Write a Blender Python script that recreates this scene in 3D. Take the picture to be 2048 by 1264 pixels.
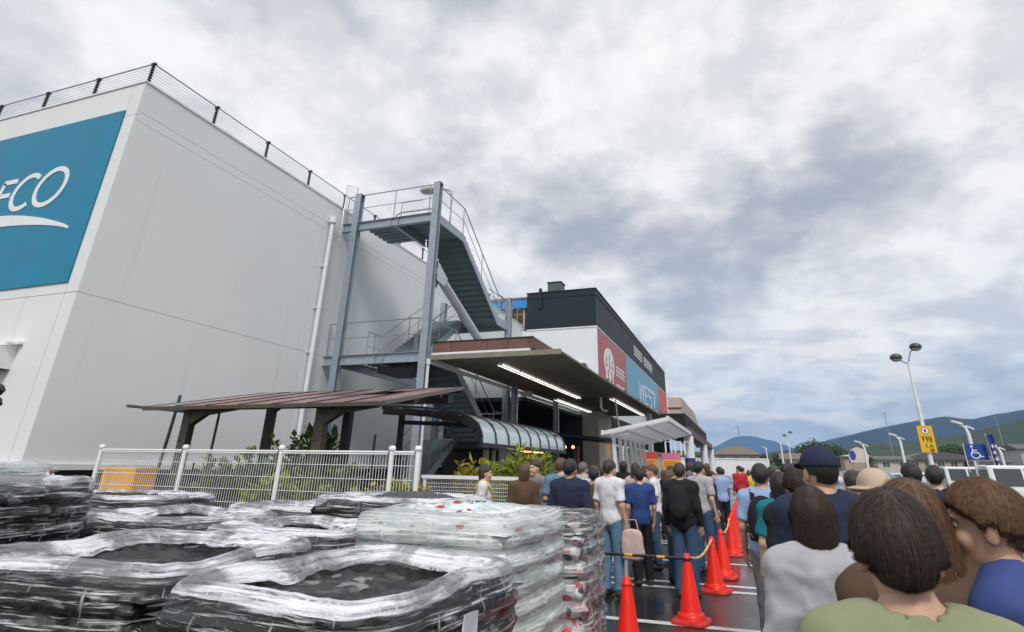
import bpy, bmesh, math, random
import numpy as np
from mathutils import Vector, Matrix
R = math.radians
random.seed(7); RNG = np.random.default_rng(11)
for o in list(bpy.data.objects): bpy.data.objects.remove(o)
scene = bpy.context.scene
COL = scene.collection

# ------------------------------------------------------------------ camera
CAMP = Vector((0, 0, 1.65)); FPX = 1123.66
PITCH, ROLL, YAW = .3830, .0152, .3369
def cam_axes():
    f0 = Vector((-math.sin(YAW), math.cos(YAW), 0)); r0 = Vector((math.cos(YAW), math.sin(YAW), 0)); u0 = Vector((0, 0, 1))
    f = f0*math.cos(PITCH)+u0*math.sin(PITCH); u = u0*math.cos(PITCH)-f0*math.sin(PITCH)
    return r0*math.cos(ROLL)+u*math.sin(ROLL), u*math.cos(ROLL)-r0*math.sin(ROLL), f
cr, cu, cf = cam_axes()
cam = bpy.data.cameras.new('camera'); camo = bpy.data.objects.new('camera', cam); COL.objects.link(camo)
camo.matrix_world = Matrix(((cr.x, cu.x, -cf.x, CAMP.x), (cr.y, cu.y, -cf.y, CAMP.y), (cr.z, cu.z, -cf.z, CAMP.z), (0, 0, 0, 1)))
cam.sensor_fit = 'HORIZONTAL'; cam.sensor_width = 36; cam.lens = 36*FPX/2048
cam.shift_x = -42.12/2048; cam.shift_y = -156.08/2048
cam.clip_start = .05; cam.clip_end = 60000
scene.camera = camo

# ------------------------------------------------------------------ sky and light
SUN_EL, SUN_AZ = R(48), R(158)      # compass-like: 0 = +Y, clockwise
w = bpy.data.worlds.new('World'); scene.world = w; w.use_nodes = True
def sky_nodes(nt):
    n = nt.nodes; n.clear(); L = nt.links.new
    def nd(t, **k):
        x = n.new(t)
        for a, b in k.items(): setattr(x, a, b)
        return x
    def math_(op, a, b=None, c=None, clamp=False):
        x = nd('ShaderNodeMath', operation=op, use_clamp=clamp)
        for i, v in enumerate((a, b, c)):
            if v is None: continue
            if isinstance(v, (int, float)): x.inputs[i].default_value = v
            else: L(v, x.inputs[i])
        return x.outputs[0]
    def mixc(f, a, b):
        x = nd('ShaderNodeMix', data_type='RGBA')
        for s, v in ((x.inputs[0], f), (x.inputs[6], a), (x.inputs[7], b)):
            if isinstance(v, tuple): s.default_value = (*v, 1)
            elif isinstance(v, float): s.default_value = v
            else: L(v, s)
        return x.outputs[2]
    def ramp(v, pts):
        x = nd('ShaderNodeMapRange', interpolation_type='SMOOTHSTEP'); L(v, x.inputs[0])
        x.inputs[1].default_value, x.inputs[2].default_value = pts; return x.outputs[0]
    tc = nd('ShaderNodeTexCoord'); sep = nd('ShaderNodeSeparateXYZ'); L(tc.outputs['Generated'], sep.inputs[0])
    z = math_('MAXIMUM', sep.outputs[2], 0.0)
    den = math_('ADD', z, .32)
    px = math_('DIVIDE', sep.outputs[0], den); py = math_('DIVIDE', sep.outputs[1], den)
    def noise(ox, oy, sx, sy, scale, detail, rough, dist=0.):
        cb = nd('ShaderNodeCombineXYZ'); L(math_('MULTIPLY_ADD', px, sx, ox), cb.inputs[0]); L(math_('MULTIPLY_ADD', py, sy, oy), cb.inputs[1])
        t = nd('ShaderNodeTexNoise'); t.inputs['Scale'].default_value = scale; t.inputs['Detail'].default_value = detail
        t.inputs['Roughness'].default_value = rough; t.inputs['Distortion'].default_value = dist; L(cb.outputs[0], t.inputs[0]); return t.outputs[0]
    base = noise(SKO[0], SKO[1], 1., .9, 1.45, 10, .55, .10)   # broad banks
    fine = noise(11.3, 2.2, 1., .9, 5.2, 9, .62, .15)         # ragged detail
    big = noise(SKO[2], SKO[3], 1., 1., .62, 2, .5)
    sky = nd('ShaderNodeTexSky', sky_type='NISHITA', sun_disc=False, sun_elevation=SUN_EL, sun_rotation=SUN_AZ)
    sc = nd('ShaderNodeVectorMath', operation='SCALE'); L(sky.outputs[0], sc.inputs[0]); sc.inputs['Scale'].default_value = .10
    d = math_('ADD', math_('MULTIPLY', base, .92), math_('ADD', math_('MULTIPLY', fine, .24), math_('MULTIPLY', big, .40)))
    thick = ramp(d, (.75, .97))             # 0 thin and bright .. 1 thick and grey
    lit = mixc(ramp(fine, (.36, .64)), (.715, .71, .71), (.55, .555, .57))
    grey = mixc(ramp(base, (.44, .66)), (.46, .475, .50), (.30, .33, .38))
    cl = mixc(thick, lit, grey)
    gap = ramp(math_('SUBTRACT', .60, d), (0., .12))
    cl = mixc(math_('MULTIPLY', gap, .35), cl, sc.outputs[0])
    hz = ramp(z, (.40, .03))
    streak = noise(1.3, 9.2, .6, 1.2, 3.0, 7, .58, .1)
    hazecol = mixc(ramp(fine, (.38, .62)), (.58, .635, .67), (.42, .48, .55))
    hazecol = mixc(ramp(streak, (.52, .62)), hazecol, (.80, .785, .74))
    cl = mixc(math_('MULTIPLY', hz, .72), cl, hazecol)
    bg = nd('ShaderNodeBackground'); bg.inputs[1].default_value = SKY_STRENGTH; L(cl, bg.inputs[0])
    out = nd('ShaderNodeOutputWorld'); L(bg.outputs[0], out.inputs[0])
SKO = (31.0, 17.0, 40.0, 2.7); SKY_STRENGTH = 1.0
sky_nodes(w.node_tree)
sun = bpy.data.lights.new('sun', 'SUN'); sun.energy = 1.5; sun.angle = R(14); sun.color = (1, .965, .92)
suno = bpy.data.objects.new('sun', sun); COL.objects.link(suno)
sd = Vector((math.sin(SUN_AZ)*math.cos(SUN_EL), math.cos(SUN_AZ)*math.cos(SUN_EL), math.sin(SUN_EL)))
suno.rotation_euler = sd.to_track_quat('Z', 'Y').to_euler()
vs = scene.view_settings; vs.view_transform = 'Standard'; vs.look = 'None'; vs.exposure = .52; vs.gamma = 1; vs.use_curve_mapping = False
scene.cycles.transparent_max_bounces = 24

# ------------------------------------------------------------------ helpers
ORG = {}
def hexc(s):
    s = s.lstrip('#'); v = [int(s[i:i+2], 16)/255 for i in (0, 2, 4)]
    return tuple(x/12.92 if x < .04045 else ((x+.055)/1.055)**2.4 for x in v)
MATS = {}
def mat(name, col, rough=.6, metal=0., var=.12, vscale=3., bump=0., bscale=40., stretch=(1, 1, 1), spec=.5, emit=None, estr=0., coat=0., sss=0., stain=None):
    if name in MATS: return MATS[name]
    if isinstance(col, str): col = hexc(col)
    m = bpy.data.materials.new(name); m.use_nodes = True; MATS[name] = m
    nt = m.node_tree; n = nt.nodes; L = nt.links.new
    b = n['Principled BSDF']
    b.inputs['Roughness'].default_value = rough; b.inputs['Metallic'].default_value = metal
    b.inputs['Specular IOR Level'].default_value = spec; b.inputs['Coat Weight'].default_value = coat
    if sss: b.inputs['Subsurface Weight'].default_value = sss; b.inputs['Subsurface Radius'].default_value = (.012, .005, .003)
    b.inputs['Base Color'].default_value = (*col, 1)
    if emit: b.inputs['Emission Color'].default_value = (*emit, 1); b.inputs['Emission Strength'].default_value = estr
    tc = n.new('ShaderNodeTexCoord'); mp = n.new('ShaderNodeMapping'); mp.inputs['Scale'].default_value = stretch
    L(tc.outputs['Object'], mp.inputs[0])
    if var:
        t = n.new('ShaderNodeTexNoise'); t.inputs['Scale'].default_value = vscale; t.inputs['Detail'].default_value = 6; t.inputs['Roughness'].default_value = .6
        L(mp.outputs[0], t.inputs[0])
        r = n.new('ShaderNodeMapRange'); L(t.outputs[0], r.inputs[0]); r.inputs[1].default_value = .25; r.inputs[2].default_value = .75
        r.inputs[3].default_value = 1-var; r.inputs[4].default_value = 1+var
        mx = n.new('ShaderNodeVectorMath'); mx.operation = 'SCALE'; mx.inputs[0].default_value = col; L(r.outputs[0], mx.inputs['Scale'])
        last = mx.outputs[0]
        if stain:
            scol, sscale, lo, hi, sst = stain
            mp2 = n.new('ShaderNodeMapping'); mp2.inputs['Scale'].default_value = sst; L(tc.outputs['Object'], mp2.inputs[0])
            t2 = n.new('ShaderNodeTexNoise'); t2.inputs['Scale'].default_value = sscale; t2.inputs['Detail'].default_value = 5; L(mp2.outputs[0], t2.inputs[0])
            r2 = n.new('ShaderNodeMapRange'); L(t2.outputs[0], r2.inputs[0]); r2.inputs[1].default_value = lo; r2.inputs[2].default_value = hi
            mm = n.new('ShaderNodeMix'); mm.data_type = 'RGBA'; L(r2.outputs[0], mm.inputs[0]); L(last, mm.inputs[6]); mm.inputs[7].default_value = (*scol, 1); last = mm.outputs[2]
        L(last, b.inputs['Base Color'])
        rr = n.new('ShaderNodeMapRange'); L(t.outputs[0], rr.inputs[0]); rr.inputs[3].default_value = max(.02, rough-.12); rr.inputs[4].default_value = min(1, rough+.12); L(rr.outputs[0], b.inputs['Roughness'])
    if bump:
        t = n.new('ShaderNodeTexNoise'); t.inputs['Scale'].default_value = bscale; t.inputs['Detail'].default_value = 5; L(mp.outputs[0], t.inputs[0])
        bp = n.new('ShaderNodeBump'); bp.inputs['Strength'].default_value = bump; bp.inputs['Distance'].default_value = .02; L(t.outputs[0], bp.inputs['Height']); L(bp.outputs[0], b.inputs['Normal'])
    return m

class MB:
    def __init__(s): s.v = []; s.f = []; s.smooth = []; s.mi = []; s.uv = None
    def add(s, vs, fs, smooth=False, mi=0):
        k = len(s.v); s.v += [tuple(p) for p in vs]; s.f += [tuple(i+k for i in f) for f in fs]; s.smooth += [smooth]*len(fs); s.mi += [mi]*len(fs); return s
    def box(s, x0, x1, y0, y1, z0, z1, mi=0):
        x0, x1 = min(x0, x1), max(x0, x1); y0, y1 = min(y0, y1), max(y0, y1); z0, z1 = min(z0, z1), max(z0, z1)
        return s.add([(x0,y0,z0),(x1,y0,z0),(x1,y1,z0),(x0,y1,z0),(x0,y0,z1),(x1,y0,z1),(x1,y1,z1),(x0,y1,z1)],
                     [(3,2,1,0),(4,5,6,7),(0,1,5,4),(1,2,6,5),(2,3,7,6),(3,0,4,7)], False, mi)
    def hexa(s, pts, mi=0):     # 4 bottom + 4 top, both counter-clockwise seen from above
        return s.add(pts, [(3,2,1,0),(4,5,6,7),(0,1,5,4),(1,2,6,5),(2,3,7,6),(3,0,4,7)], False, mi)
    def bar(s, p0, p1, wd, h, up=(0, 0, 1), mi=0):
        p0, p1 = Vector(p0), Vector(p1); d = (p1-p0).normalized(); up = Vector(up); sd_ = d.cross(up)
        if sd_.length < 1e-5: sd_ = d.cross(Vector((0, 1, 0)))
        sd_.normalize(); u = sd_.cross(d).normalized(); a = sd_*wd/2; b = u*h/2
        return s.add([p0-a-b, p0+a-b, p0+a+b, p0-a+b, p1-a-b, p1+a-b, p1+a+b, p1-a+b], [(0,1,2,3),(7,6,5,4),(4,5,1,0),(5,6,2,1),(6,7,3,2),(7,4,0,3)], False, mi)
    def tube(s, pts, r, n=8, cap=True, mi=0):
        pts = [Vector(p) for p in pts]; rs = r if isinstance(r, (list, tuple)) else [r]*len(pts)
        k = len(pts); prev = None; vs = []
        for i, p in enumerate(pts):
            d = (pts[min(i+1, k-1)]-pts[max(i-1, 0)]).normalized()
            if prev is None:
                a = d.cross(Vector((0, 0, 1)))
                if a.length < 1e-4: a = d.cross(Vector((1, 0, 0)))
            else: a = prev-d*prev.dot(d)
            a.normalize(); prev = a; b = d.cross(a)
            vs += [p+(a*math.cos(t)+b*math.sin(t))*rs[i] for t in [2*math.pi*j/n for j in range(n)]]
        fs = [(i*n+j, i*n+(j+1) % n, (i+1)*n+(j+1) % n, (i+1)*n+j) for i in range(k-1) for j in range(n)]
        s.add(vs, fs, True, mi)
        if cap:
            s.add(vs[:n], [tuple(range(n-1, -1, -1))], False, mi); s.add(vs[-n:], [tuple(range(n))], False, mi)
        return s
    def lathe(s, prof, c=(0, 0, 0), n=24, mi=0, sx=1., sy=1.):   # prof [(r,z)]
        vs = [(c[0]+r*sx*math.cos(2*math.pi*j/n), c[1]+r*sy*math.sin(2*math.pi*j/n), c[2]+z) for r, z in prof for j in range(n)]
        fs = [(i*n+j, i*n+(j+1) % n, (i+1)*n+(j+1) % n, (i+1)*n+j) for i in range(len(prof)-1) for j in range(n)]
        return s.add(vs, fs, True, mi)
    def prism(s, poly, fn, d0, d1, mi=0):      # poly 2D ccw, fn(a,b,depth)->xyz
        n = len(poly); vs = [fn(a, b, d0) for a, b in poly]+[fn(a, b, d1) for a, b in poly]
        return s.add(vs, [tuple(range(n-1, -1, -1)), tuple(range(n, 2*n))]+[(i, (i+1) % n, n+(i+1) % n, n+i) for i in range(n)], False, mi)
    def mesh(s, name, org=(0, 0, 0)):
        m = bpy.data.meshes.new(name); ox, oy, oz = org
        m.from_pydata([(x-ox, y-oy, z-oz) for x, y, z in s.v], [], s.f)
        m.polygons.foreach_set('use_smooth', s.smooth)
        if any(s.mi): m.polygons.foreach_set('material_index', s.mi)
        m.update(); return m
def meta(o, label=None, cat=None, group=None, kind=None):
    if label: o['label'] = label
    if cat: o['category'] = cat
    if group: o['group'] = group
    if kind: o['kind'] = kind
    return o
def thing(name, label, cat, loc=(0, 0, 0), rz=0., group=None):
    o = bpy.data.objects.new(name, None); COL.objects.link(o); o.location = loc; o.rotation_euler = (0, 0, rz); o.empty_display_size = .1
    ORG[o.name] = Vector(loc); return meta(o, label, cat, group)
def link(name, me, mats, parent=None, loc=(0, 0, 0), rot=(0, 0, 0)):
    o = bpy.data.objects.new(name, me); COL.objects.link(o); o.location = loc; o.rotation_euler = rot
    if not me.materials:
        for m in (mats if isinstance(mats, (list, tuple)) else [mats]): me.materials.append(m)
    if parent: o.parent = parent
    return o
def P(name, mb, mats, parent=None, label=None, kind=None, local=False):
    """a part: built in world coordinates (or in the parent's own if local), stored relative to the root"""
    org = (0, 0, 0) if (parent is None or local) else ORG.get(parent.name, Vector((0, 0, 0)))
    o = link(name, mb.mesh(name, org), mats, parent)
    ORG[o.name] = Vector(org)
    return meta(o, label, None, None, kind)
def struct(name, mb, m): return meta(link(name, mb.mesh(name), m), kind='structure')
def solo(name, mb, mats, label, cat, group=None, org=(0, 0, 0)):
    o = link(name, mb.mesh(name, org), mats); o.location = org; return meta(o, label, cat, group)
def dup(o, parent=None, **k):
    c = o.copy(); COL.objects.link(c); c.parent = parent; return c
def dup_tree(o, parent=None):
    c = dup(o, parent)
    for ch in o.children: dup_tree(ch, c)
    return c
def stroke(mb, pts, wd, fn, d0, d1, mi=0, closed=False):     # flat lettering stroke with thickness
    pts = [Vector((p[0], p[1])) for p in pts]; k = len(pts)
    L_, R_ = [], []
    for i, p in enumerate(pts):
        a = pts[(i-1) % k] if closed else pts[max(i-1, 0)]; b = pts[(i+1) % k] if closed else pts[min(i+1, k-1)]
        d = (b-a).normalized(); nn = Vector((-d.y, d.x)); ww = wd[i] if isinstance(wd, (list, tuple)) else wd
        L_.append(p+nn*ww/2); R_.append(p-nn*ww/2)
    for i in range(k if closed else k-1):
        j = (i+1) % k
        mb.prism([R_[i], R_[j], L_[j], L_[i]], fn, d0, d1, mi)
def arc(cx, cy, rx, ry, a0, a1, n=20): return [(cx+rx*math.cos(R(a0+(a1-a0)*i/n)), cy+ry*math.sin(R(a0+(a1-a0)*i/n))) for i in range(n+1)]

# ------------------------------------------------------------------ materials
M_white = mat('painted_render_white', (.775, .785, .785), .75, var=.035, vscale=.5, bump=.10, bscale=60, stain=((.55, .57, .59), 1.1, .64, 1.0, (1.4, 1.4, .10)))
M_white2 = mat('painted_cladding_white', (.72, .75, .77), .6, var=.05, vscale=.7, stretch=(1, 1, .15), bump=.05, bscale=30)
M_groove = mat('joint_sealant_grey', (.50, .51, .52), .8)
M_ledge = mat('ledge_white_metal', (.78, .79, .80), .4)
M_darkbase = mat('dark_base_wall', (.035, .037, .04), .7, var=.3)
M_teal = mat('sign_teal', (.0, .205, .355), .42, var=.14, vscale=.9, bump=.7, bscale=1.3, spec=.34, stretch=(1, 1, 1.6))
M_signwhite = mat('sign_white', (.80, .81, .82), .4, var=.03)
M_steel = mat('galvanised_steel', (.335, .39, .445), .42, .35, var=.14, vscale=5, bump=.04, bscale=80, stain=((.22, .16, .12), 3.2, .66, .80, (1, 1, .3)))
M_steel_dk = mat('stair_plate_green_grey', (.19, .25, .265), .55, .2, var=.2, vscale=4)
M_rail = mat('rail_steel', (.30, .33, .36), .4, .5, var=.1)
M_blackmetal = mat('black_metal', (.025, .025, .028), .5, .2, var=.2)
M_wirerail = mat('galvanised_rail', (.55, .58, .61), .35, .6, var=.1)
M_pipe = mat('pvc_pipe_white', (.72, .73, .735), .4, var=.05)
M_brown = mat('rusty_brown_fascia', (.165, .085, .065), .6, .1, var=.2, vscale=2., stain=((.04, .025, .02), 2.5, .56, .75, (1, 1, .3)))
M_soffit = mat('weathered_soffit', (.175, .165, .125), .7, .1, var=.3, vscale=2.2, stain=((.20, .10, .035), 5., .60, .78, (1, 1, 1)))
M_tube = mat('fluorescent_tube', (.9, .9, .9), .4, var=0, emit=(1, .97, .90), estr=1.05)
M_fixture = mat('light_fixture_white', (.75, .74, .70), .45)
M_charcoal = mat('charcoal_cladding', (.012, .024, .034), .55, .0, spec=.3, var=.16, vscale=.8, stretch=(1, 1, .2))
M_pinksign = mat('faded_red_sign', (.42, .075, .085), .45, var=.12, vscale=.6)
M_bluesign = mat('faded_blue_sign', (.13, .36, .53), .45, var=.10, vscale=.5)
M_orangesign = mat('orange_sign', (.58, .085, .025), .45, var=.12)
M_beige = mat('beige_wall', (.47, .45, .38), .8, var=.08, vscale=1)
M_pinkwall = mat('pink_beige_wall', (.58, .44, .39), .8, var=.05)
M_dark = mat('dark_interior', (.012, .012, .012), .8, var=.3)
M_whitepaint = mat('white_paint_metal', (.76, .77, .78), .35, var=.05)
M_glassdark = mat('dark_window_glass', (.02, .025, .03), .08, var=.1, spec=.6)
# ------------------------------------------------------------------ ground
def asphalt_material():
    m = bpy.data.materials.new('wet_asphalt'); m.use_nodes = True; nt = m.node_tree; n = nt.nodes; L = nt.links.new; b = n['Principled BSDF']
    tc = n.new('ShaderNodeTexCoord')
    def noise(s, d, st=(1, 1, 1)):
        mp = n.new('ShaderNodeMapping'); mp.inputs['Scale'].default_value = st; L(tc.outputs['Object'], mp.inputs[0])
        t = n.new('ShaderNodeTexNoise'); t.inputs['Scale'].default_value = s; t.inputs['Detail'].default_value = d; L(mp.outputs[0], t.inputs[0]); return t.outputs[0]
    def mr(v, a, b_, c, d):
        x = n.new('ShaderNodeMapRange'); L(v, x.inputs[0])
        for i, q in enumerate((a, b_, c, d)): x.inputs[i+1].default_value = q
        return x.outputs[0]
    big = noise(.55, 5, (1, .6, 1)); fine = noise(120, 3)
    wet = mr(big, .42, .58, 0, 1)
    cr_ = n.new('ShaderNodeMix'); cr_.data_type = 'RGBA'; L(wet, cr_.inputs[0]); cr_.inputs[6].default_value = (.040, .041, .044, 1); cr_.inputs[7].default_value = (.021, .022, .024, 1)
    f2 = n.new('ShaderNodeVectorMath'); f2.operation = 'SCALE'; L(cr_.outputs[2], f2.inputs[0]); L(mr(fine, .3, .7, .6, 1.5), f2.inputs['Scale']); L(f2.outputs[0], b.inputs['Base Color'])
    L(mr(wet, 0, 1, .34, .07), b.inputs['Roughness'])
    bp = n.new('ShaderNodeBump'); bp.inputs['Distance'].default_value = .004; L(mr(wet, 0, 1, .5, .06), bp.inputs['Strength']); L(fine, bp.inputs['Height']); L(bp.outputs[0], b.inputs['Normal'])
    return m
M_asphalt = asphalt_material()
M_line = mat('road_paint_white', (.68, .69, .69), .35, var=.10, vscale=6, stain=((.10, .10, .10), 14, .60, .72, (1, 1, 1)))
mb = MB(); mb.add([(-9000, -3000, -.02), (12000, -3000, -.02), (12000, 16000, -.02), (-9000, 16000, -.02)], [(0, 1, 2, 3)])
M_land = mat('far_land', (.09, .11, .06), .9, var=.3, vscale=.02)
struct('ground', mb, M_land)
mb = MB(); mb.add([(-60, -20, 0), (60, -20, 0), (60, 125, 0), (-60, 125, 0)], [(0, 1, 2, 3)])
struct('car_park_asphalt', mb, M_asphalt)
def paint(name, x0, x1, y0, y1):
    m_ = MB(); m_.add([(x0, y0, .004), (x1, y0, .004), (x1, y1, .004), (x0, y1, .004)], [(0, 1, 2, 3)]); struct(name, m_, M_line)
for y in (7.62, 9.72, 10.16, 12.34, 14.9, 15.34, 17.9, 20.5, 20.94):
    paint('bay_line', -2.55, 4.6, y-.07, y+.07)
paint('bay_line', -2.60, -2.45, 5.2, 23)
for k in range(8):
    y = 24+k*5; paint('bay_line', -1, 14, y, y+.14)

# ------------------------------------------------------------------ near store building (white)
XW, YF, HB = -13.6, 8.1, 10.78
bld = thing('store_building', 'large white store building with a teal lettered sign near the camera', 'building', (XW, YF, 0))
g = .008
mb = MB(); mb.box(-34, XW-.02, YF+.02, 37.2, 1.5, HB-.02); P('wall_core', mb, M_groove, bld)
fr = [(-34, -22), (-22, -14.0), (-14.0, XW)]
zr = [(1.50, 5.09), (5.09, 9.78), (9.78, HB)]
for x0, x1 in fr:
    for z0, z1 in zr:
        mb = MB(); mb.box(x0+g, x1-(0 if x1 == XW else g), YF, YF+.06, z0+g, z1-(0 if z1 == HB else g)); P('wall_panel', mb, M_white, bld)
zs = [(1.50, 5.09), (5.09, 9.64), (9.64, 9.90), (9.90, HB)]
ys = [(YF+.06, 15.4), (15.4, 16.6), (16.6, 37.2)]
for i, (y0, y1) in enumerate(ys):
    for z0, z1 in zs:
        mb = MB(); mb.box(XW-.06, XW, y0+(0 if i == 0 else .004), y1-.004, z0+g*.7, z1-(0 if z1 == HB else g*.7)); P('wall_panel', mb, M_white if i == 0 else M_white2, bld)
for y in np.arange(17.7, 36, 1.15):    # cladding joints of the rear bay
    mb = MB(); mb.box(XW-.001, XW+.006, y-.012, y+.012, 1.52, 9.62); P('cladding_batten', mb, M_white2, bld)
mb = MB(); mb.box(-34, XW+.03, YF-.03, 37.2, HB-.02, HB+.03); P('coping', mb, M_ledge, bld)
mb = MB(); mb.box(-34, XW+.10, YF-.10, 24.9, 1.40, 1.498); P('ledge', mb, M_ledge, bld)
mb = MB(); mb.box(-34, XW-.05, YF+.05, 37, 0, 1.40); P('base_wall', mb, M_darkbase, bld)
for y in np.arange(8.6, 15.8, .95):
    mb = MB(); mb.box(XW-.05, XW-.01, y, y+.72, .35, 1.2); P('base_vent', mb, mat('base_vent_grey', (.10, .105, .11), .5), bld)
for x in np.arange(-18.6, -13.9, 1.1):
    mb = MB(); mb.box(x, x+.8, YF+.01, YF+.05, .35, 1.2); P('base_vent', mb, MATS['base_vent_grey'], bld)
# sign
FF = lambda a, b, d: (a, YF-d, b)
SG = thing('wall_sign', 'teal wall sign with white letters and swoosh on the white building', 'sign', (-19, YF, 5.3))
mb = MB(); mb.box(-26.5, -14.0, YF-.035, YF-.004, 5.34, 9.96); P('panel', mb, M_teal, SG)
def letters(shapes, wd, name='letter'):
    for s in shapes:
        m_ = MB()
        for pts, closed in s: stroke(m_, pts, wd, FF, .036, .050, closed=closed)
        P(name, m_, M_signwhite, SG)
LS = .135
O_ = [(-15.85+.52*math.cos(t)+.10*math.sin(t), 8.03+.50*math.sin(t)) for t in np.linspace(0, 2*math.pi, 36, endpoint=False)]
C_ = [(-16.80+.46*math.cos(R(t))+.10*math.sin(R(t)), 8.02+.47*math.sin(R(t))) for t in range(48, 318, 9)]
F_ = [([(-17.98, 7.55), (-17.80, 8.42)], False), ([(-17.84, 8.42), (-17.30, 8.42)], False), ([(-17.88, 8.02), (-17.42, 8.02)], False)]
A_ = [([(-19.2, 7.55), (-18.72, 8.48)], False), ([(-18.72, 8.48), (-18.35, 7.55)], False), ([(-19.0, 7.86), (-18.5, 7.86)], False)]
N_ = [([(-20.6, 7.55), (-20.42, 8.46)], False), ([(-20.42, 8.46), (-19.85, 7.55)], False), ([(-19.85, 7.55), (-19.66, 8.46)], False)]
letters([[(O_, True)], [(C_, False)], F_, A_, N_], LS)
m_ = MB(); sw = [(-20.9+ (6.3)*t, 6.75+.52*math.sin(math.pi*min(1, t*.93+.07))**.8) for t in np.linspace(0, 1, 30)]
stroke(m_, sw, [.05+.34*math.sin(math.pi*t)**1.0*(1-.35*t) for t in np.linspace(.02, .985, 30)], FF, .036, .050); P('swoosh', m_, M_signwhite, SG)
# vent hood with its bracket
vh = thing('vent_hood', 'white vent hood on the front wall below the teal sign', 'vent', (-15.1, YF, 3.6))
m_ = MB()
prof = [(.0, .30), (.16, .30), (.34, .24), (.46, .10), (.50, -.06), (.50, -.20), (.0, -.20)]
m_.prism([(-d, z) for d, z in prof], lambda a, b, d: (d, YF+a, 3.62+b), -15.55, -14.95); P('hood', m_, M_pipe, vh)
m_ = MB(); m_.box(-15.75, -14.80, YF-.10, YF-.003, 3.96, 4.02); m_.box(-15.72, -15.64, YF-.42, YF-.10, 3.94, 3.98); m_.box(-14.92, -14.84, YF-.3, YF-.10, 3.94, 3.98); P('bracket', m_, M_whitepaint, vh)
m_ = MB(); m_.box(-15.5, -15.0, YF-.44, YF-.04, 3.40, 3.415); P('grille', m_, M_blackmetal, vh)
# drain pipe
pp = thing('drain_pipe', 'white drain pipe running down the side wall beside the steel staircase', 'pipe', (XW, 15.75, 0))
m_ = MB(); m_.tube([(XW+.14, 15.75, .2), (XW+.14, 15.75, 9.9)], .078, 14); m_.tube([(XW+.14, 15.75, 9.9), (XW+.14, 15.75, 10.15)], .14, 14); m_.tube([(XW-.05, 15.75, 10.06), (XW+.14, 15.75, 10.06)], .08, 10); P('pipe', m_, M_pipe, pp)
for z in np.arange(2., 9.6, 1.55):
    m_ = MB(); m_.tube([(XW+.14, 15.75, z-.03), (XW+.14, 15.75, z+.03)], .090, 14); m_.bar((XW-.01, 15.75, z), (XW+.14, 15.75, z), .05, .03); m_.box(XW, XW+.03, 15.60, 15.90, z-.03, z+.03); P('bracket', m_, M_pipe, pp)
# roof edge fence
rf = thing('roof_fence', 'wire and rail safety fence along the white building roof edge', 'fence', (XW, YF, HB))
yp = [YF+.10+2.07*k for k in range(0, 14)]; xp = [XW-.08-2.07*k for k in range(1, 9)]
def rpost(x, y):
    m_ = MB(); m_.box(x-.022, x+.022, y-.022, y+.022, HB+.03, HB+.66); m_.box(x-.07, x+.07, y-.07, y+.07, HB+.03, HB+.05); m_.box(x-.07, x+.07, y-.035, y+.035, HB+.62, HB+.68)
    for k in range(6): m_.box(x-.036, x+.036, y-.036, y+.036, HB+.12+.085*k, HB+.15+.085*k)
    P('post', m_, M_blackmetal, rf)
for y in yp: rpost(XW-.08, y)
for x in xp: rpost(x, YF+.10)
for k in range(7):
    z = HB+.13+.085*k; r = .007
    m_ = MB(); m_.tube([(XW-.08, YF+.10, z), (XW-.08, yp[-1], z)], r, 5); P('wire', m_, M_wirerail, rf)
    m_ = MB(); m_.tube([(XW-.08, YF+.10, z), (xp[-1], YF+.10, z)], r, 5); P('wire', m_, M_wirerail, rf)
m_ = MB(); m_.tube([(XW-.08, YF+.10, HB+.66), (XW-.08, yp[-1], HB+.66)], .024, 8); P('top_rail', m_, M_wirerail, rf)
m_ = MB(); m_.tube([(XW-.08, YF+.10, HB+.66), (xp[-1], YF+.10, HB+.66)], .024, 8); P('top_rail', m_, M_wirerail, rf)
m_ = MB(); m_.tube([(-18.15, 8.9, HB-.1), (-18.15, 8.9, HB+.42), (-18.05, 8.9, HB+.55), (-17.6, 8.9, HB+.50), (-17.3, 8.9, HB+.25), (-17.25, 8.9, HB-.1)], .05, 10)
m_.tube([(-18.15, 8.9, HB-.1), (-18.15, 8.9, HB+.34)], .085, 10)
solo('roof_pipe', m_, M_blackmetal, 'black bent pipe standing on the roof behind the wire fence', 'pipe')

# ------------------------------------------------------------------ steel staircase
XA, XB, XM = -13.05, -9.60, -11.32; YS, YE = 16.6, 24.1
Z1, Z2 = 5.10, 10.20
st = thing('steel_staircase', 'grey galvanised steel staircase of two storeys against the white building', 'staircase', (XM, 20, 0))
def hcol(x, y, z0, z1, s=.26, t=.022):
    m_ = MB(); m_.box(x-s/2, x+s/2, y-s/2, y-s/2+t, z0, z1); m_.box(x-s/2, x+s/2, y+s/2-t, y+s/2, z0, z1); m_.box(x-t/2, x+t/2, y-s/2+t, y+s/2-t, z0, z1)
    m_.box(x-s/2-.004, x+s/2+.004, y-s/2-.004, y+s/2+.004, z1, z1+.012); return m_
for x, y in ((XA, YS), (XB, YS), (XB, YE), (XA, YE)):
    P('column', hcol(x, y, 0, 11.40 if y == YS else 8.95), M_steel, st)
def ibeam_x(x0, x1, y, ztop, h=.34, b=.17, stiff=()):
    m_ = MB(); m_.box(x0, x1, y-b/2, y+b/2, ztop-.018, ztop); m_.box(x0, x1, y-b/2, y+b/2, ztop-h, ztop-h+.018); m_.box(x0, x1, y-.008, y+.008, ztop-h+.018, ztop-.018)
    for x in stiff: m_.box(x-.008, x+.008, y-b/2, y+b/2, ztop-h+.018, ztop-.018)
    return m_
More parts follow.
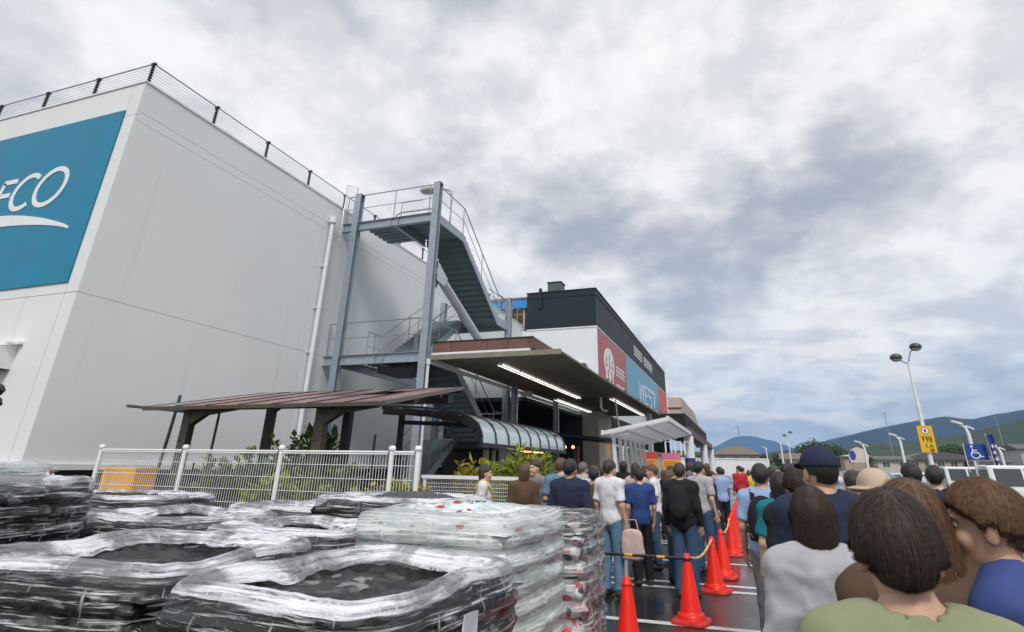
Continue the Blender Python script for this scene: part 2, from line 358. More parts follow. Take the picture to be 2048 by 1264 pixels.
def ibeam_y(x, y0, y1, ztop, h=.30, b=.15):
    m_ = MB(); m_.box(x-b/2, x+b/2, y0, y1, ztop-.018, ztop); m_.box(x-b/2, x+b/2, y0, y1, ztop-h, ztop-h+.018); m_.box(x-.008, x+.008, y0, y1, ztop-h+.018, ztop-.018); return m_
def deck(x0, x1, y0, y1, z, name='deck'):      # folded deck: flat plate with ribs beneath
    m_ = MB(); m_.box(x0, x1, y0, y1, z-.012, z)
    y = y0+.05
    while y < y1-.1:
        m_.hexa([(x0, y+.05, z-.075), (x1, y+.05, z-.075), (x1, y+.15, z-.075), (x0, y+.15, z-.075), (x0, y, z-.0125), (x1, y, z-.0125), (x1, y+.2, z-.0125), (x0, y+.2, z-.0125)]); y += .3
    return P(name, m_, M_steel_dk, st)
for Z in (Z1, Z2):
    P('beam', ibeam_x(XA+.131, XB-.131, YS, Z, stiff=(XM-.16, XM+.16)), M_steel, st)
    P('beam', ibeam_y(XM, YS+.09, 18.9, Z-.09, .24, .14), M_steel, st)
    P('beam', ibeam_x(XW, XA-.131, YS, Z), M_steel, st)
    if Z == Z1: P('beam', ibeam_y(XA, YS+.131, YE-.131, Z-.09), M_steel, st)
    P('edge_plate', MB().box(XB-.02, XB+.02, YS+.131, 18.9, Z-.30, Z+.02), M_steel, st)
    deck(XA+.08, XB-.03, YS+.09, 18.9, Z-.003)
def flight(x0, x1, yA, zA, yB, zB, n):
    """n risers from the lower (yA,zA) to the upper (yB,zB) end"""
    m_ = MB(); dz = (zB-zA)/n; dy = (yB-yA)/n
    for x in (x0, x1):
        lo, hi = [(yA, zA-.10), (yB, zB-.10)], None
        for (y, z), (y2, z2) in ((lo[0], lo[1]),):
            pts = [(y, z-.16), (y2, z2-.20), (y2, z2+.12), (y, z+.22)]
            if yB < yA: pts = pts[::-1]
            m_.prism(pts, lambda a, b, d: (d, a, b), x-.015, x+.015)
    fl = P('stringer_pair', m_, M_steel, st)
    t = MB(); y0, z0 = 0., 0.
    a, b_ = (0, dy) if dy > 0 else (dy, 0)
    t.box(x0+.016, x1-.016, a-.01, b_+.01, dz-.012, dz)             # tread
    t.box(x0+.016, x1-.016, -.006, .006, -.03, dz-.0125)            # riser
    me = t.mesh('tread', (0, 0, 0)); me.materials.append(M_steel_dk)
    for k in range(n):
        o = link('tread', me, M_steel_dk, fl, (-ORG[st.name].x, yA+k*dy-ORG[st.name].y, zA+k*dz))
    return fl
def landing(z, y0=22.75, y1=YE-.14):
    deck(XA+.1, XB-.03, y0, y1, z)
    P('edge_plate', MB().box(XB-.02, XB+.02, y0, y1, z-.26, z+.10), M_steel, st)
    P('edge_plate', MB().box(XA+.1, XB-.13, y1, y1+.03, z-.26, z+.10), M_steel, st)
NR = 15
flight(XM+.08, XB, 22.75, Z2-2.55, 18.9, Z2, NR); landing(Z2-2.55)
flight(XA+.16, XM-.08, 18.9, Z1, 22.75, Z2-2.55, NR)
flight(XM+.08, XB, 22.75, Z1-2.55, 18.9, Z1, NR); landing(Z1-2.55)
flight(XA+.16, XM-.08, 18.9, 0, 22.75, Z1-2.55, NR)
def railing(pts, posts, h=1.15, r=.022, mid=True):
    """pts: floor polyline; posts: positions 0..len-1 along it"""
    top = [(x, y, z+h) for x, y, z in pts]; m_ = MB(); m_.tube(top, r, 7)
    o = P('handrail', m_, M_rail, st)
    if mid: m_ = MB(); m_.tube([(x, y, z+h*.52) for x, y, z in pts], r*.6, 6); P('mid_rail', m_, M_rail, st)
    for t in posts:
        i = min(int(t), len(pts)-2); q = Vector(pts[i]).lerp(Vector(pts[i+1]), t-i); m_ = MB(); m_.tube([q-Vector((0, 0, .02)), q+Vector((0, 0, h))], r*.85, 7); P('rail_post', m_, M_rail, o)
for Z in (Z1, Z2):
    railing([(XA+.13, YS-.04, Z), (XB-.13, YS-.04, Z)], (.48, .95))
    railing([(XA-.5, YS-.02, Z), (XA-.14, YS-.02, Z)], (.05,))
    railing([(XB, YS+.14, Z), (XB, 18.9, Z), (XB, 22.75, Z-2.55), (XB, YE-.14, Z-2.55)], (.97, 1.5, 1.99, 2.98))
    railing([(XM+.10, 18.95, Z), (XM+.10, 22.75, Z-2.55)], (.3, .65, 1.))
    railing([(XB-.13, YE-.10, Z-2.55), (XA+.13, YE-.10, Z-2.55)], (.33, .66))
    railing([(XA+.17, 18.0, Z-5.1), (XA+.17, 18.9, Z-5.1), (XA+.17, 22.75, Z-2.55)], (0, .5, 1.5, 1.99))
    railing([(XM-.10, 18.9, Z-5.1), (XM-.10, 22.75, Z-2.55)], (0.02, .5, .98))
# round brace and gusset
m_ = MB(); m_.tube([(XB-.0, YS+.30, 8.02), (XB-.0, 23.3, 5.35)], .17, 16); P('brace', m_, mat('brace_light_grey', (.50, .53, .57), .4, .2), st)
m_ = MB(); m_.prism([(YS+.131, 7.7), (YS+.8, 7.55), (YS+.95, 8.0), (YS+.131, 8.25)], lambda a, b, d: (d, a, b), XB-.19, XB-.175); m_.prism([(YS+.131, 7.62), (YS+.7, 7.55), (YS+.9, 7.9), (YS+.131, 8.3)], lambda a, b, d: (d, a, b), XB+.175, XB+.19); P('gusset', m_, MATS['brace_light_grey'], st)
# gate barriers on the upper deck
for (x, y, wx, h) in ((-11.9, 17.8, .95, 1.25), ):
    m_ = MB(); z = Z2
    m_.tube([(x, y, z), (x, y, z+h), (x+wx, y, z+h), (x+wx, y, z)], .022, 7)
    for k in range(1, 7): m_.tube([(x+wx*k/7, y, z+.15), (x+wx*k/7, y, z+h)], .010, 5)
    m_.tube([(x, y, z+.15), (x+wx, y, z+.15)], .012, 5); P('gate', m_, M_wirerail, st)
m_ = MB(); m_.tube([(-11.7, 17.2, Z2), (-11.7, 17.2, Z2+.42), (-11.5, 17.2, Z2+.5), (-9.95, 17.2, Z2+.5), (-9.8, 17.2, Z2+.4), (-9.8, 17.2, Z2)], .028, 8); P('barrier', m_, M_rail, st)
m_ = MB(); z = Z2; x = XW+.15
m_.tube([(x, 16.25, z-.6), (x, 16.25, z+1.55), (x, 16.9, z+1.7), (x, 16.9, z)], .022, 7)
for k in range(1, 5): m_.tube([(x, 16.25+.13*k, z+.2), (x, 16.25+.13*k, z+1.55)], .010, 5)
P('ladder_gate', m_, M_wirerail, st)
m_ = MB(); m_.tube([(XB+.05, 17.6, Z2), (XB+.05, 17.6, Z2+1.15), (XB, 17.55, Z2+1.33), (XB-.15, 17.4, Z2+1.36), (XB-.5, 17.2, Z2+1.30)], .035, 8)
lp = P('lamp_arm', m_, M_steel, st)
m_ = MB(); m_.lathe([(0, .12), (.15, .11), (.24, .05), (.26, 0), (.2, -.09), (0, -.13)], (XB-.72, 17.15, Z2+1.27), 18, sx=1.5); P('lamp_head', m_, mat('lamp_shell_grey', (.45, .47, .46), .4), st)
m_ = MB(); m_.box(-11.5, -10.0, YS+.2, 18.2, Z1-.62, Z1-.42); P('cable_tray', m_, M_blackmetal, st)
# ------------------------------------------------------------------ long entrance canopy
CX0, CX1, CY0, CY1, CZ = -9.4, -4.9, 16.65, 41.0, 4.87
cn = thing('entrance_canopy', 'long brown-edged canopy with weathered soffit and tube lights beside the staircase', 'canopy', (CX0, CY0, 0))
m_ = MB(); prof = []; y = CY0+.05
while y < CY1:
    prof += [(y, 0.), (y+.10, 0.), (y+.13, .07), (y+.23, .07)]; y += .26
vs_ = []; fs_ = []
for i, (yy, z) in enumerate(prof):
    vs_ += [(CX0, yy, CZ+z), (CX1, yy, CZ+z), (CX0, yy, CZ+z+.012), (CX1, yy, CZ+z+.012)]
    if i:
        a = 4*(i-1); b = 4*i; fs_ += [(a, a+1, b+1, b), (a+2, b+2, b+3, a+3), (a, b, b+2, a+2), (a+1, a+3, b+3, b+1)]
m_.add(vs_, fs_); P('corrugated_soffit', m_, M_soffit, cn)
P('edge_trim', MB().box(CX0-.02, CX1+.03, CY0-.02, CY0+.04, CZ-.06, CZ+.10), mat('dull_trim', (.24, .22, .17), .6, .2, var=.2), cn)
P('flashing', MB().box(CX0, CX1-1.0, CY0+.05, CY0+.13, CZ+.105, CZ+.18), M_whitepaint, cn)
for x0, x1 in ((CX0, -8.72), (-8.70, -7.42), (-7.40, -5.84)):
    P('fascia_panel', MB().box(x0, x1, CY0+.16, CY0+.22, CZ+.18, CZ+.545), M_brown, cn)
P('fascia_cap', MB().box(CX0, -5.82, CY0+.13, CY0+.26, CZ+.547, CZ+.575), M_blackmetal, cn)
for k in range(5):
    P('fascia_panel', MB().box(-5.84, -5.79, CY0+.23+k*4.0, CY0+4.2+k*4.0, CZ+.18, CZ+.545), M_brown, cn)
P('top_sheet', MB().box(CX0, -5.85, CY0+.23, 36.8, CZ+.30, CZ+.33), mat('roof_sheet_grey', (.30, .31, .31), .6), cn)
m_ = MB(); m_.tube([(CX0-.05, CY0-.02, CZ-.10), (CX0-.05, 36.8, CZ-.12)], .075, 10); gt = P('gutter', m_, M_pipe, cn)
m_ = MB(); m_.tube([(CX0-.05, CY0+.0, CZ-.10), (CX0-.05, CY0+.0, 0)], .055, 10); P('downpipe', m_, M_pipe, cn)
m_ = MB(); m_.tube([(CX0-.05, CY0+.0, CZ-.2), (CX0-.05, CY0+.0, CZ-.02)], .085, 10); P('hopper', m_, M_pipe, cn)
for x, y in ((-9.15, 23.9), (-9.15, 30.2), (-5.3, 38.0)):
    P('post', hcol(x, y, 0, CZ-.02, .2), M_steel, cn)
    m_ = MB(); m_.tube([(x+.16, y, 0), (x+.16, y, CZ-.1)], .04, 8); P('downpipe', m_, M_pipe, cn)
for y in (20, 24, 28, 32, 36):
    P('purlin', MB().box(CX0, CX1, y-.05, y+.05, CZ+.09, CZ+.20), M_brown, cn)
def batten(x, y0, y1, z, n):
    L_ = (y1-y0)/n
    for k in range(n):
        a = y0+k*L_+.04; b = y0+(k+1)*L_-.04
        fx = P('light_fixture', MB().hexa([(x-.05, a, z), (x+.05, a, z), (x+.05, b, z), (x-.05, b, z), (x-.12, a, z+.09), (x+.12, a, z+.09), (x+.12, b, z+.09), (x-.12, b, z+.09)]), M_fixture, cn)
        for s in (-.085, .085):
            t = MB(); t.tube([(x+s, a+.03, z+.0), (x+s, b-.03, z+.0)], .019, 8); P('tube', t, M_tube, fx)
batten(-7.40, 17.9, 28.6, CZ-.10, 6)
batten(-8.75, 28.9, 36.6, CZ-.10, 5)
batten(-5.85, 29.0, 39.6, CZ-.10, 5)
m_ = MB(); m_.tube([(-6.3, 28.6, CZ-.05), (-6.3, 28.6, CZ-.55), (-6.2, 28.6, CZ-.7), (-6.0, 28.6, CZ-.72)], .06, 8); P('cable_drop', m_, M_fixture, cn)
m_ = MB(); m_.tube([(-5.7, 29.3, CZ-.1), (-5.65, 29.3, CZ-.8), (-5.5, 29.3, CZ-1.9)], .035, 8); P('cable_drop', m_, M_fixture, cn)

# ------------------------------------------------------------------ covered store yard behind the stairs
sh = thing('storage_shed', 'dark open storage shed with white parapet behind the staircase', 'shed', (-11.5, 26, 0))
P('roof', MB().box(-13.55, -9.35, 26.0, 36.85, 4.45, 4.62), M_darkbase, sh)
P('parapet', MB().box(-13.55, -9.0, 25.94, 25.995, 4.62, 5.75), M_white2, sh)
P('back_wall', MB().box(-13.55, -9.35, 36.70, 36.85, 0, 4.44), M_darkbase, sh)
P('side_wall', MB().box(-13.58, -13.50, 26.0, 36.69, 0, 4.44), M_darkbase, sh)  # near-black walls and shelving added to keep the shed inside dark
for y in (27, 30, 33):
    for z in (.1, 1.2, 2.3, 3.3):
        P('shelf', MB().box(-13.4, -12.5, y, y+2.6, z, z+.05), M_darkbase, sh)
rng = random.Random(3)
for k in range(16):
    y = 27+.6*k+rng.random()*.2; z = rng.choice((.15, 1.25, 2.35)); hh = .3+.6*rng.random()
    c_ = rng.choice(((.05, .06, .05), (.12, .11, .09), (.04, .07, .12), (.15, .07, .04)))
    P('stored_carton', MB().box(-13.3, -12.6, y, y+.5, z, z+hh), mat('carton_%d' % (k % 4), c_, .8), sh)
M_lit = mat('warm_lit_panel', (.8, .4, .2), .5, var=0, emit=(1, .36, .10), estr=2.2)
ld = thing('lit_shop_display', 'orange lit display seen under the curved awning', 'shop display', (-8.6, 24.6, 0))
P('cabinet', MB().box(-9.2, -7.9, 24.75, 25.2, 0, 2.9), M_darkbase, ld)
for z0, z1, x0, x1 in ((2.36, 2.50, -9.1, -8.0), (2.10, 2.24, -9.1, -8.05), (1.86, 2.02, -8.9, -8.3)):
    P('lit_shelf', MB().box(x0, x1, 24.60, 24.74, z0, z1), M_lit, ld)
for k in range(4):
    m_ = MB(); m_.lathe([(0, -.07), (.06, -.04), (.07, 0), (.05, .05), (0, .07)], (-7.7+.35*k, 24.5, 2.35), 12); P('lamp_bulb', m_, M_lit, ld)

# ------------------------------------------------------------------ curved polycarbonate awning
def poly_mat():
    m = bpy.data.materials.new('green_polycarbonate'); m.use_nodes = True; nt = m.node_tree; n = nt.nodes; L = nt.links.new
    b = n['Principled BSDF']; b.inputs['Base Color'].default_value = (.80, .89, .91, 1); b.inputs['Roughness'].default_value = .10; b.inputs['Coat Weight'].default_value = 1
    tr = n.new('ShaderNodeBsdfTranslucent'); tr.inputs[0].default_value = (.68, .82, .86, 1)
    tp = n.new('ShaderNodeBsdfTransparent'); tp.inputs[0].default_value = (.6, .78, .8, 1)
    m1 = n.new('ShaderNodeMixShader'); m1.inputs[0].default_value = .35; L(b.outputs[0], m1.inputs[1]); L(tr.outputs[0], m1.inputs[2])
    m2 = n.new('ShaderNodeMixShader'); m2.inputs[0].default_value = .08; L(m1.outputs[0], m2.inputs[1]); L(tp.outputs[0], m2.inputs[2])
    L(m2.outputs[0], n['Material Output'].inputs[0]); return m
M_poly = poly_mat(); M_frame = mat('dark_bronze_frame', (.035, .035, .038), .4, .4)
aw = thing('curved_awning', 'curved awning of pale green plastic panels with dark ribs', 'awning', (-6.7, 12.4, 0))
AY0, AY1 = 12.4, 19.2
aprof = [(-8.15, 2.92), (-7.6, 2.91), (-7.0, 2.87), (-6.45, 2.80), (-6.05, 2.72), (-5.80, 2.63), (-5.62, 2.50), (-5.53, 2.32), (-5.50, 2.08)]
NP = 8; dY = (AY1-AY0)/NP
for k in range(NP):
    a = AY0+k*dY+.03; b = AY0+(k+1)*dY-.03; m_ = MB(); vs_ = []; 
    for x, z in aprof: vs_ += [(x, a, z), (x, b, z)]
    n_ = len(aprof); vs_ += [(x-.006*0, y_, z-.006) for (x, y_, z) in vs_]
    fs_ = []
    for i in range(n_-1):
        fs_ += [(2*i, 2*i+1, 2*i+3, 2*i+2), (2*n_+2*i+2, 2*n_+2*i+3, 2*n_+2*i+1, 2*n_+2*i)]
    m_.add(vs_, fs_, True); P('panel', m_, M_poly, aw)
for k in range(NP+1):
    y = AY0+k*dY; m_ = MB()
    for (x, z), (x2, z2) in zip(aprof[:-1], aprof[1:]): m_.bar((x, y, z), (x2, y, z2), .06 if k % NP else .09, .05, up=(.01, 0, 1) if abs(x2-x) > abs(z2-z) else (1, 0, 0))
    P('rib', m_, M_frame, aw)
for x, z in ((-8.15, 2.92), (-5.50, 2.06)): P('edge_rail', MB().box(x-.05, x+.04, AY0-.04, AY1+.04, z-.07, z+.03), M_frame, aw)
m_ = MB()
for (x, z), (x2, z2) in zip(aprof[:-2], aprof[1:-1]): m_.bar((x, AY0-.02, z-.11), (x2, AY0-.02, z2-.13), .05, .16)
P('front_beam', m_, M_frame, aw)
for y in (13.2, 18.6):
    P('post', MB().box(-8.18, -8.06, y-.06, y+.06, 0, 2.9), M_frame, aw)
    P('support_arm', MB().bar((-8.1, y, 2.6), (-5.6, y, 2.5), .07, .10), M_frame, aw)

# ------------------------------------------------------------------ red-brown panel carport over the garden yard
cpn = thing('carport', 'carport with dark posts and faded red-brown roof panels behind the white fence', 'carport', (-8.6, 9, 0))
M_post = mat('bronze_post', (.085, .072, .052), .45, .3, var=.2); M_redroof = mat('faded_red_roof_panel', (.30, .155, .15), .30, var=.3, vscale=1.4, stain=((.085, .045, .042), 2.2, .45, .70, (1, .5, 1)))
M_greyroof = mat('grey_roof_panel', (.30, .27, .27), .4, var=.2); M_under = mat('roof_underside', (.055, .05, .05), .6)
KX0, KX1, KY0, KY1 = -11.42, -5.78, 8.75, 11.85
def kz(y, x=-8.): t = (y-KY0)/(KY1-KY0); return 2.62+.62*t
NPAN = 7; dX = (KX1-KX0)/NPAN
for k in range(NPAN):
    a, b = KX0+k*dX+.02, KX0+(k+1)*dX-.02; m_ = MB(); yy = np.linspace(KY0+.03, KY1-.03, 7)
    for rng_ in ([range(0, 3), range(5, 6)] if k == 5 else [range(6)]):      # one panel has slipped and left a gap
        m_ = MB()
        for i in rng_:
            m_.hexa([(a, yy[i], kz(yy[i])), (b, yy[i], kz(yy[i])), (b, yy[i+1], kz(yy[i+1])), (a, yy[i+1], kz(yy[i+1])), (a, yy[i], kz(yy[i])+.012), (b, yy[i], kz(yy[i])+.012), (b, yy[i+1], kz(yy[i+1])+.012), (a, yy[i+1], kz(yy[i+1])+.012)])
        P('roof_panel', m_, M_greyroof if k == 0 else M_redroof, cpn)
for k in range(NPAN+1):
    x = KX0+k*dX; m_ = MB(); yy = np.linspace(KY0, KY1, 7)
    for i in range(6): m_.bar((x, yy[i], kz(yy[i])-.01), (x, yy[i+1], kz(yy[i+1])-.01), .045, .075)
    P('rafter', m_, M_frame if k % NPAN else mat('edge_rafter_grey', (.17, .15, .14), .4, .3), cpn)
for y, h in ((KY0-.02, .10), (KY1+.02, .08), (9.8, .07), (10.8, .07)):
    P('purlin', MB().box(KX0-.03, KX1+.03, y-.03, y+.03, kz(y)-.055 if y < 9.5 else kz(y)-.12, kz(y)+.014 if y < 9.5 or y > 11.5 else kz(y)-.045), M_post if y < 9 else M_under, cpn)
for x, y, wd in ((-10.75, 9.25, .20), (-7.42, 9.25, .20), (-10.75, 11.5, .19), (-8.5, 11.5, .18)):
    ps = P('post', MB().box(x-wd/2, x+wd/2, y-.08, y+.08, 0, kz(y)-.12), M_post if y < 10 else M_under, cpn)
    m_ = MB(); s = 1
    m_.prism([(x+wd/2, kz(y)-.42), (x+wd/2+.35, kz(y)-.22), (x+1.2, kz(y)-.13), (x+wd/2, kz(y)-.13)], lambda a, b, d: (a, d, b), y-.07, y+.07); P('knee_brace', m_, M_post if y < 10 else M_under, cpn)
    for z in (.9, 1.5, 2.0):
        m_ = MB(); m_.tube([(x-wd/4, y-.095, z), (x-wd/4, y-.08, z)], .02, 8); P('bolt', m_, M_blackmetal, ps)
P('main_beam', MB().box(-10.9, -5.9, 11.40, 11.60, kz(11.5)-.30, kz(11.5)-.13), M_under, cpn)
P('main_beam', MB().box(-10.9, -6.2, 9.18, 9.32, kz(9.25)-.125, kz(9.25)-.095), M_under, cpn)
for a, b, r, n in (((-13.12, 9.6, 2.76), (-11.33, 9.6, 2.61), .034, 'rail'), ((-11.80, 9.6, .3), (-11.58, 9.6, 2.96), .034, 'upright'), ((-10.82, 10, .2), (-10.78, 10, 2.75), .028, 'upright'), ((-7.4, 11, .2), (-7.38, 11, 2.2), .03, 'upright')):
    m_ = MB(); m_.tube([a, b], r, 7); P(n, m_, mat('blue_grey_tube', (.07, .085, .11), .4, .4), cpn)
# ------------------------------------------------------------------ white mesh fence panels
FY = 7.72; fx = [-10.90, -8.90, -6.88, -4.86, -4.42]
wf = thing('mesh_fence', 'white welded mesh fence with round-capped posts in front of the carport', 'fence', (-7.5, FY, 0))
M_fw = mat('white_fence_coat', (.80, .81, .82), .35, var=.05)
for i, x in enumerate(fx):
    m_ = MB(); m_.tube([(x, FY, 0), (x, FY, 1.83)], .036, 12)
    m_.lathe([(.036, -.03), (.052, -.015), (.055, .015), (.035, .045), (0, .05)], (x, FY, 1.83), 12); P('post', m_, M_fw, wf)
def mesh_panel(x0, x1, y, zt, zb, parent, vs=.05, hz=(.19,), r=.0042, name='wire_panel', toproll=True):
    m_ = MB(); x = x0+vs*.6
    while x < x1-vs*.3:
        m_.tube([(x, y, zb), (x, y, zt)], r, 5, False); x += vs
    z = zt-.0
    while z > zb-.01:
        m_.tube([(x0, y-.011, z), (x1, y-.011, z)], r*1.25, 5, False); z -= hz[0]
    if toproll: m_.tube([(x0, y-.01, zt), (x1, y-.01, zt)], .016, 6, False); m_.tube([(x0, y-.03, zt-.03), (x1, y-.03, zt-.03)], .010, 6, False)
    return P(name, m_, M_fw, parent)
for a, b in zip(fx[:-1], fx[1:]): mesh_panel(a+.05, b-.05, FY, 1.79, .12, wf)
lf = thing('low_fence', 'low pale mesh fence with white top rail behind the queue', 'fence', (-4, 10.1, 0))
for x in (-5.6, -3.6, -1.9): m_ = MB(); m_.tube([(x, 10.1, 0), (x, 10.1, 1.42)], .03, 8); P('post', m_, M_fw, lf)
for a, b in ((-5.58, -3.62), (-3.58, -1.92)): mesh_panel(a, b, 10.1, 1.36, .1, lf, .035, (.06,), .0035, toproll=False)
P('top_rail', MB().box(-5.65, -1.85, 10.06, 10.14, 1.38, 1.44), M_fw, lf)

# ------------------------------------------------------------------ far block of the store
FX, FB, FE = -8.26, 36.9, 77.0
fb = thing('store_block', 'far store block with charcoal upper storey and coloured sign panels', 'building', (FX, FB, 0))
P('wall', MB().box(-34, FX-.05, FB, FE, 4.9, 10.36), M_white2, fb)
P('lower_wall', MB().box(-13.5, FX-.05, FB, FE, 0, 4.895), M_beige, fb)
P('upper_storey', MB().box(-13.3, FX-.02, FB-.03, FE, 10.44, 13.06), M_charcoal, fb)
P('upper_band', MB().box(-13.32, FX+.02, FB-.06, FE+.02, 12.62, 12.66), M_charcoal, fb)
P('coping', MB().box(-13.34, FX+.04, FB-.08, FE+.03, 13.063, 13.12), M_charcoal, fb)
P('white_band', MB().box(-13.3, FX+.02, FB-.05, FE+.01, 10.363, 10.437), M_ledge, fb)
for y in np.arange(FB+1.0, FE-.5, 1.3): P('cladding_batten', MB().box(FX-.018, FX-.012, y, y+.03, 10.45, 12.60), M_charcoal, fb)
for x in np.arange(-12.7, -8.5, 1.05): P('cladding_batten', MB().box(x, x+.03, FB-.038, FB-.032, 10.45, 12.60), M_charcoal, fb)
P('duct', MB().box(-12.35, -12.15, FB-.20, FB-.062, 11.9, 13.35), M_charcoal, fb)
P('roof_unit', MB().box(-11.95, -10.95, FB+.6, FB+1.6, 13.1, 13.95), mat('roof_unit_green_grey', (.07, .10, .10), .5), fb)
P('roof_unit_cap', MB().box(-12.0, -10.9, FB+.55, FB+1.65, 13.953, 14.02), M_charcoal, fb)
P('wall_lamp', MB().box(-10.3, -8.9, FB-.25, FB-.003, 7.75, 7.9), M_ledge, fb)
P('corner_trim', MB().box(FX-.045, FX+.012, FB-.012, FB+.1, 4.9, 10.355), M_ledge, fb)
SF = lambda a, b, d: (FX+d, a, b)
sg = thing('red_panel_sign', 'faded red sign panel with white round emblem on the far store block', 'sign', (FX, 42, 6.8))
P('panel', MB().box(FX-.048, FX, FB+.12, 47.7, 6.2, 10.33), M_pinksign, sg)
m_ = MB(); m_.prism([(40.7+1.75*math.cos(t), 8.45+1.12*math.sin(t)) for t in np.linspace(0, 2*math.pi, 40, endpoint=False)], SF, .002, .03); P('emblem_disc', m_, M_signwhite, sg)
for dy, dz, hh in ((-1.02, .12, .42), (0., .22, .62), (1.02, .12, .42)):
    m_ = MB(); m_.prism([(40.7+dy+.27*math.sin(t)*(.5-.5*math.cos(t)+.25), 8.42+dz+hh*math.cos(t)) for t in np.linspace(0, 2*math.pi, 22, endpoint=False)][::-1], SF, .031, .040); dr = P('emblem_drop', m_, M_pinksign, sg)
    m_ = MB(); m_.prism([(40.7+dy+.12*math.sin(t), 8.32+dz+hh*.4*math.cos(t)) for t in np.linspace(0, 2*math.pi, 14, endpoint=False)][::-1], SF, .041, .046); P('emblem_core', m_, M_signwhite, dr)
for dy in (-.5, .5):
    m_ = MB(); m_.prism([(40.7+dy-.17, 8.0), (40.7+dy*1.5-.10, 7.32), (40.7+dy*1.5+.10, 7.32), (40.7+dy+.17, 8.0)], SF, .031, .042); P('emblem_gap', m_, M_pinksign, sg)
for dy in (-1.15, 0, 1.15):
    m_ = MB(); stroke(m_, [(40.7+dy*.8, 7.75), (40.7+dy*1.05, 6.75)], [.6, .34], SF, .002, .028); P('emblem_stem', m_, M_signwhite, sg)
def glyph_row(parent, y0, y1, z0, z1, n, material, seed, d=.002):
    rg = random.Random(seed); wy = (y1-y0)/n
    for k in range(n):
        m_ = MB(); a = y0+k*wy; b = a+wy*.78; st_ = (z1-z0)*.15
        for j in range(3):
            z = z0+(z1-z0)*(.1+.4*j); stroke(m_, [(a+wy*.05*rg.random(), z), (b, z)], st_, SF, d, d+.018+.001*j)
        for q in ((a+b)/2+wy*.2*(rg.random()-.5),) if k % 2 else (a+wy*.1, b-wy*.1): stroke(m_, [(q, z0), (q, z1)], wy*.14, SF, d+.021, d+.026)
        P('sign_glyph', m_, material, parent)
glyph_row(sg, 43.2, 46.9, 8.0, 8.75, 4, M_signwhite, 1)
glyph_row(sg, 43.2, 47.2, 6.5, 7.4, 5, M_signwhite, 2)
bs = thing('blue_panel_sign', 'pale blue sign panel with white letters on the far store block', 'sign', (FX, 58, 6.8))
P('panel', MB().box(FX-.048, FX, 47.8, 68.6, 6.2, 10.33), M_bluesign, bs)
def sl(shapes, parent, wd=.26):
    for s in shapes:
        m_ = MB()
        for i, (pts, c) in enumerate(s): stroke(m_, pts, wd, SF, .002, .025+.002*i, closed=c)
        P('letter', m_, M_signwhite, parent)
zb, zt = 7.35, 9.0
sl([[([(54.0, zt), (54.7, zb), (55.5, zt-.2), (56.3, zb), (57.0, zt)], False)],
    [([(59.6, zt), (57.9, zt), (57.9, zb), (59.6, zb)], False), ([(57.9, (zb+zt)/2), (59.3, (zb+zt)/2)], False)],
    [([(62.4, zt), (60.4, zt), (60.4, (zb+zt)/2+.1), (62.2, (zb+zt)/2+.1), (62.2, zb), (60.4, zb)], False)],
    [([(62.9, zt), (65.3, zt), (64.2, zb)], False)], [([(65.9, zb), (66.3, zb)], False)]], bs)
os_ = thing('orange_panel_sign', 'orange sign panel at the far end of the store block', 'sign', (FX, 73, 6.8))
P('panel', MB().box(FX-.048, FX, 68.8, FE, 6.2, 10.33), M_orangesign, os_)
P('swoosh', MB().add([(FX+.003, 71, 7.2), (FX+.003, 76.5, 8.6), (FX+.003, 76.5, 8.9), (FX+.003, 71, 7.6)], [(0, 1, 2, 3)]), mat('orange_pale', (.7, .25, .12), .5), os_)
ul = thing('upper_lettering', 'two white lettering blocks on the charcoal upper storey', 'sign', (FX, 57, 11.5))
for (a, b, n, sd_) in ((52.3, 57.2, 5, 4), (58.2, 64.4, 6, 5)):
    glyph_row(ul, a, b, 11.15, 12.05, n, M_signwhite, sd_, .006)
# rooftop shelter behind
rs = thing('roof_shelter', 'rooftop shelter with blue fascia behind the charcoal storey', 'shelter', (-14.5, 40, 10.8))
P('roof', MB().box(-19, -13.45, 38, 46, 13.05, 13.2), mat('shelter_roof_brown', (.16, .13, .12), .6), rs)
P('blue_fascia', MB().box(-19, -13.4, 37.9, 37.98, 12.35, 12.95), mat('bright_blue_fascia', (.02, .22, .55), .5), rs)
for k in range(7): P('orange_purlin', MB().box(-19, -13.4, 38.3+k*1.0, 38.5+k*1.0, 11.9, 12.1), mat('orange_brown_timber', (.35, .17, .05), .6), rs)
for x in (-18.5, -14.0): P('post', MB().box(x-.08, x+.08, 38.2, 38.36, HB, 13.05), M_steel, rs)
rr_ = thing('roof_railing', 'grey railing on the parapet beside the charcoal storey', 'railing', (-13.2, 34, HB))
for y in (33, 34, 35, 36): m_ = MB(); m_.tube([(XW-.1, y, HB), (XW-.1, y, HB+1.0)], .03, 6); P('post', m_, M_rail, rr_)
m_ = MB(); m_.tube([(XW-.1, 31, HB+1.0), (XW-.1, 36.6, HB+1.0)], .03, 6); P('top_rail', m_, M_rail, rr_)
# shopfront under the far canopy
sfm = thing('shopfront', 'glazed shopfront under the far canopy', 'shopfront', (FX, 50, 0))
for k in range(9):
    y = 41+k*3.9
    P('glazing', MB().box(FX-.045, FX-.02, y, y+3.4, .2, 2.9), M_glassdark, sfm)
    P('frame', MB().box(FX-.047, FX+.03, y-.12, y-.003, 0, 3.0), M_whitepaint, sfm)
    P('transom', MB().box(FX-.047, FX+.02, y, y+3.4, 2.903, 3.05), M_whitepaint, sfm)
P('dark_band', MB().box(FX-.048, FX-.01, 41, 76.8, 3.06, 4.85), M_dark, sfm)
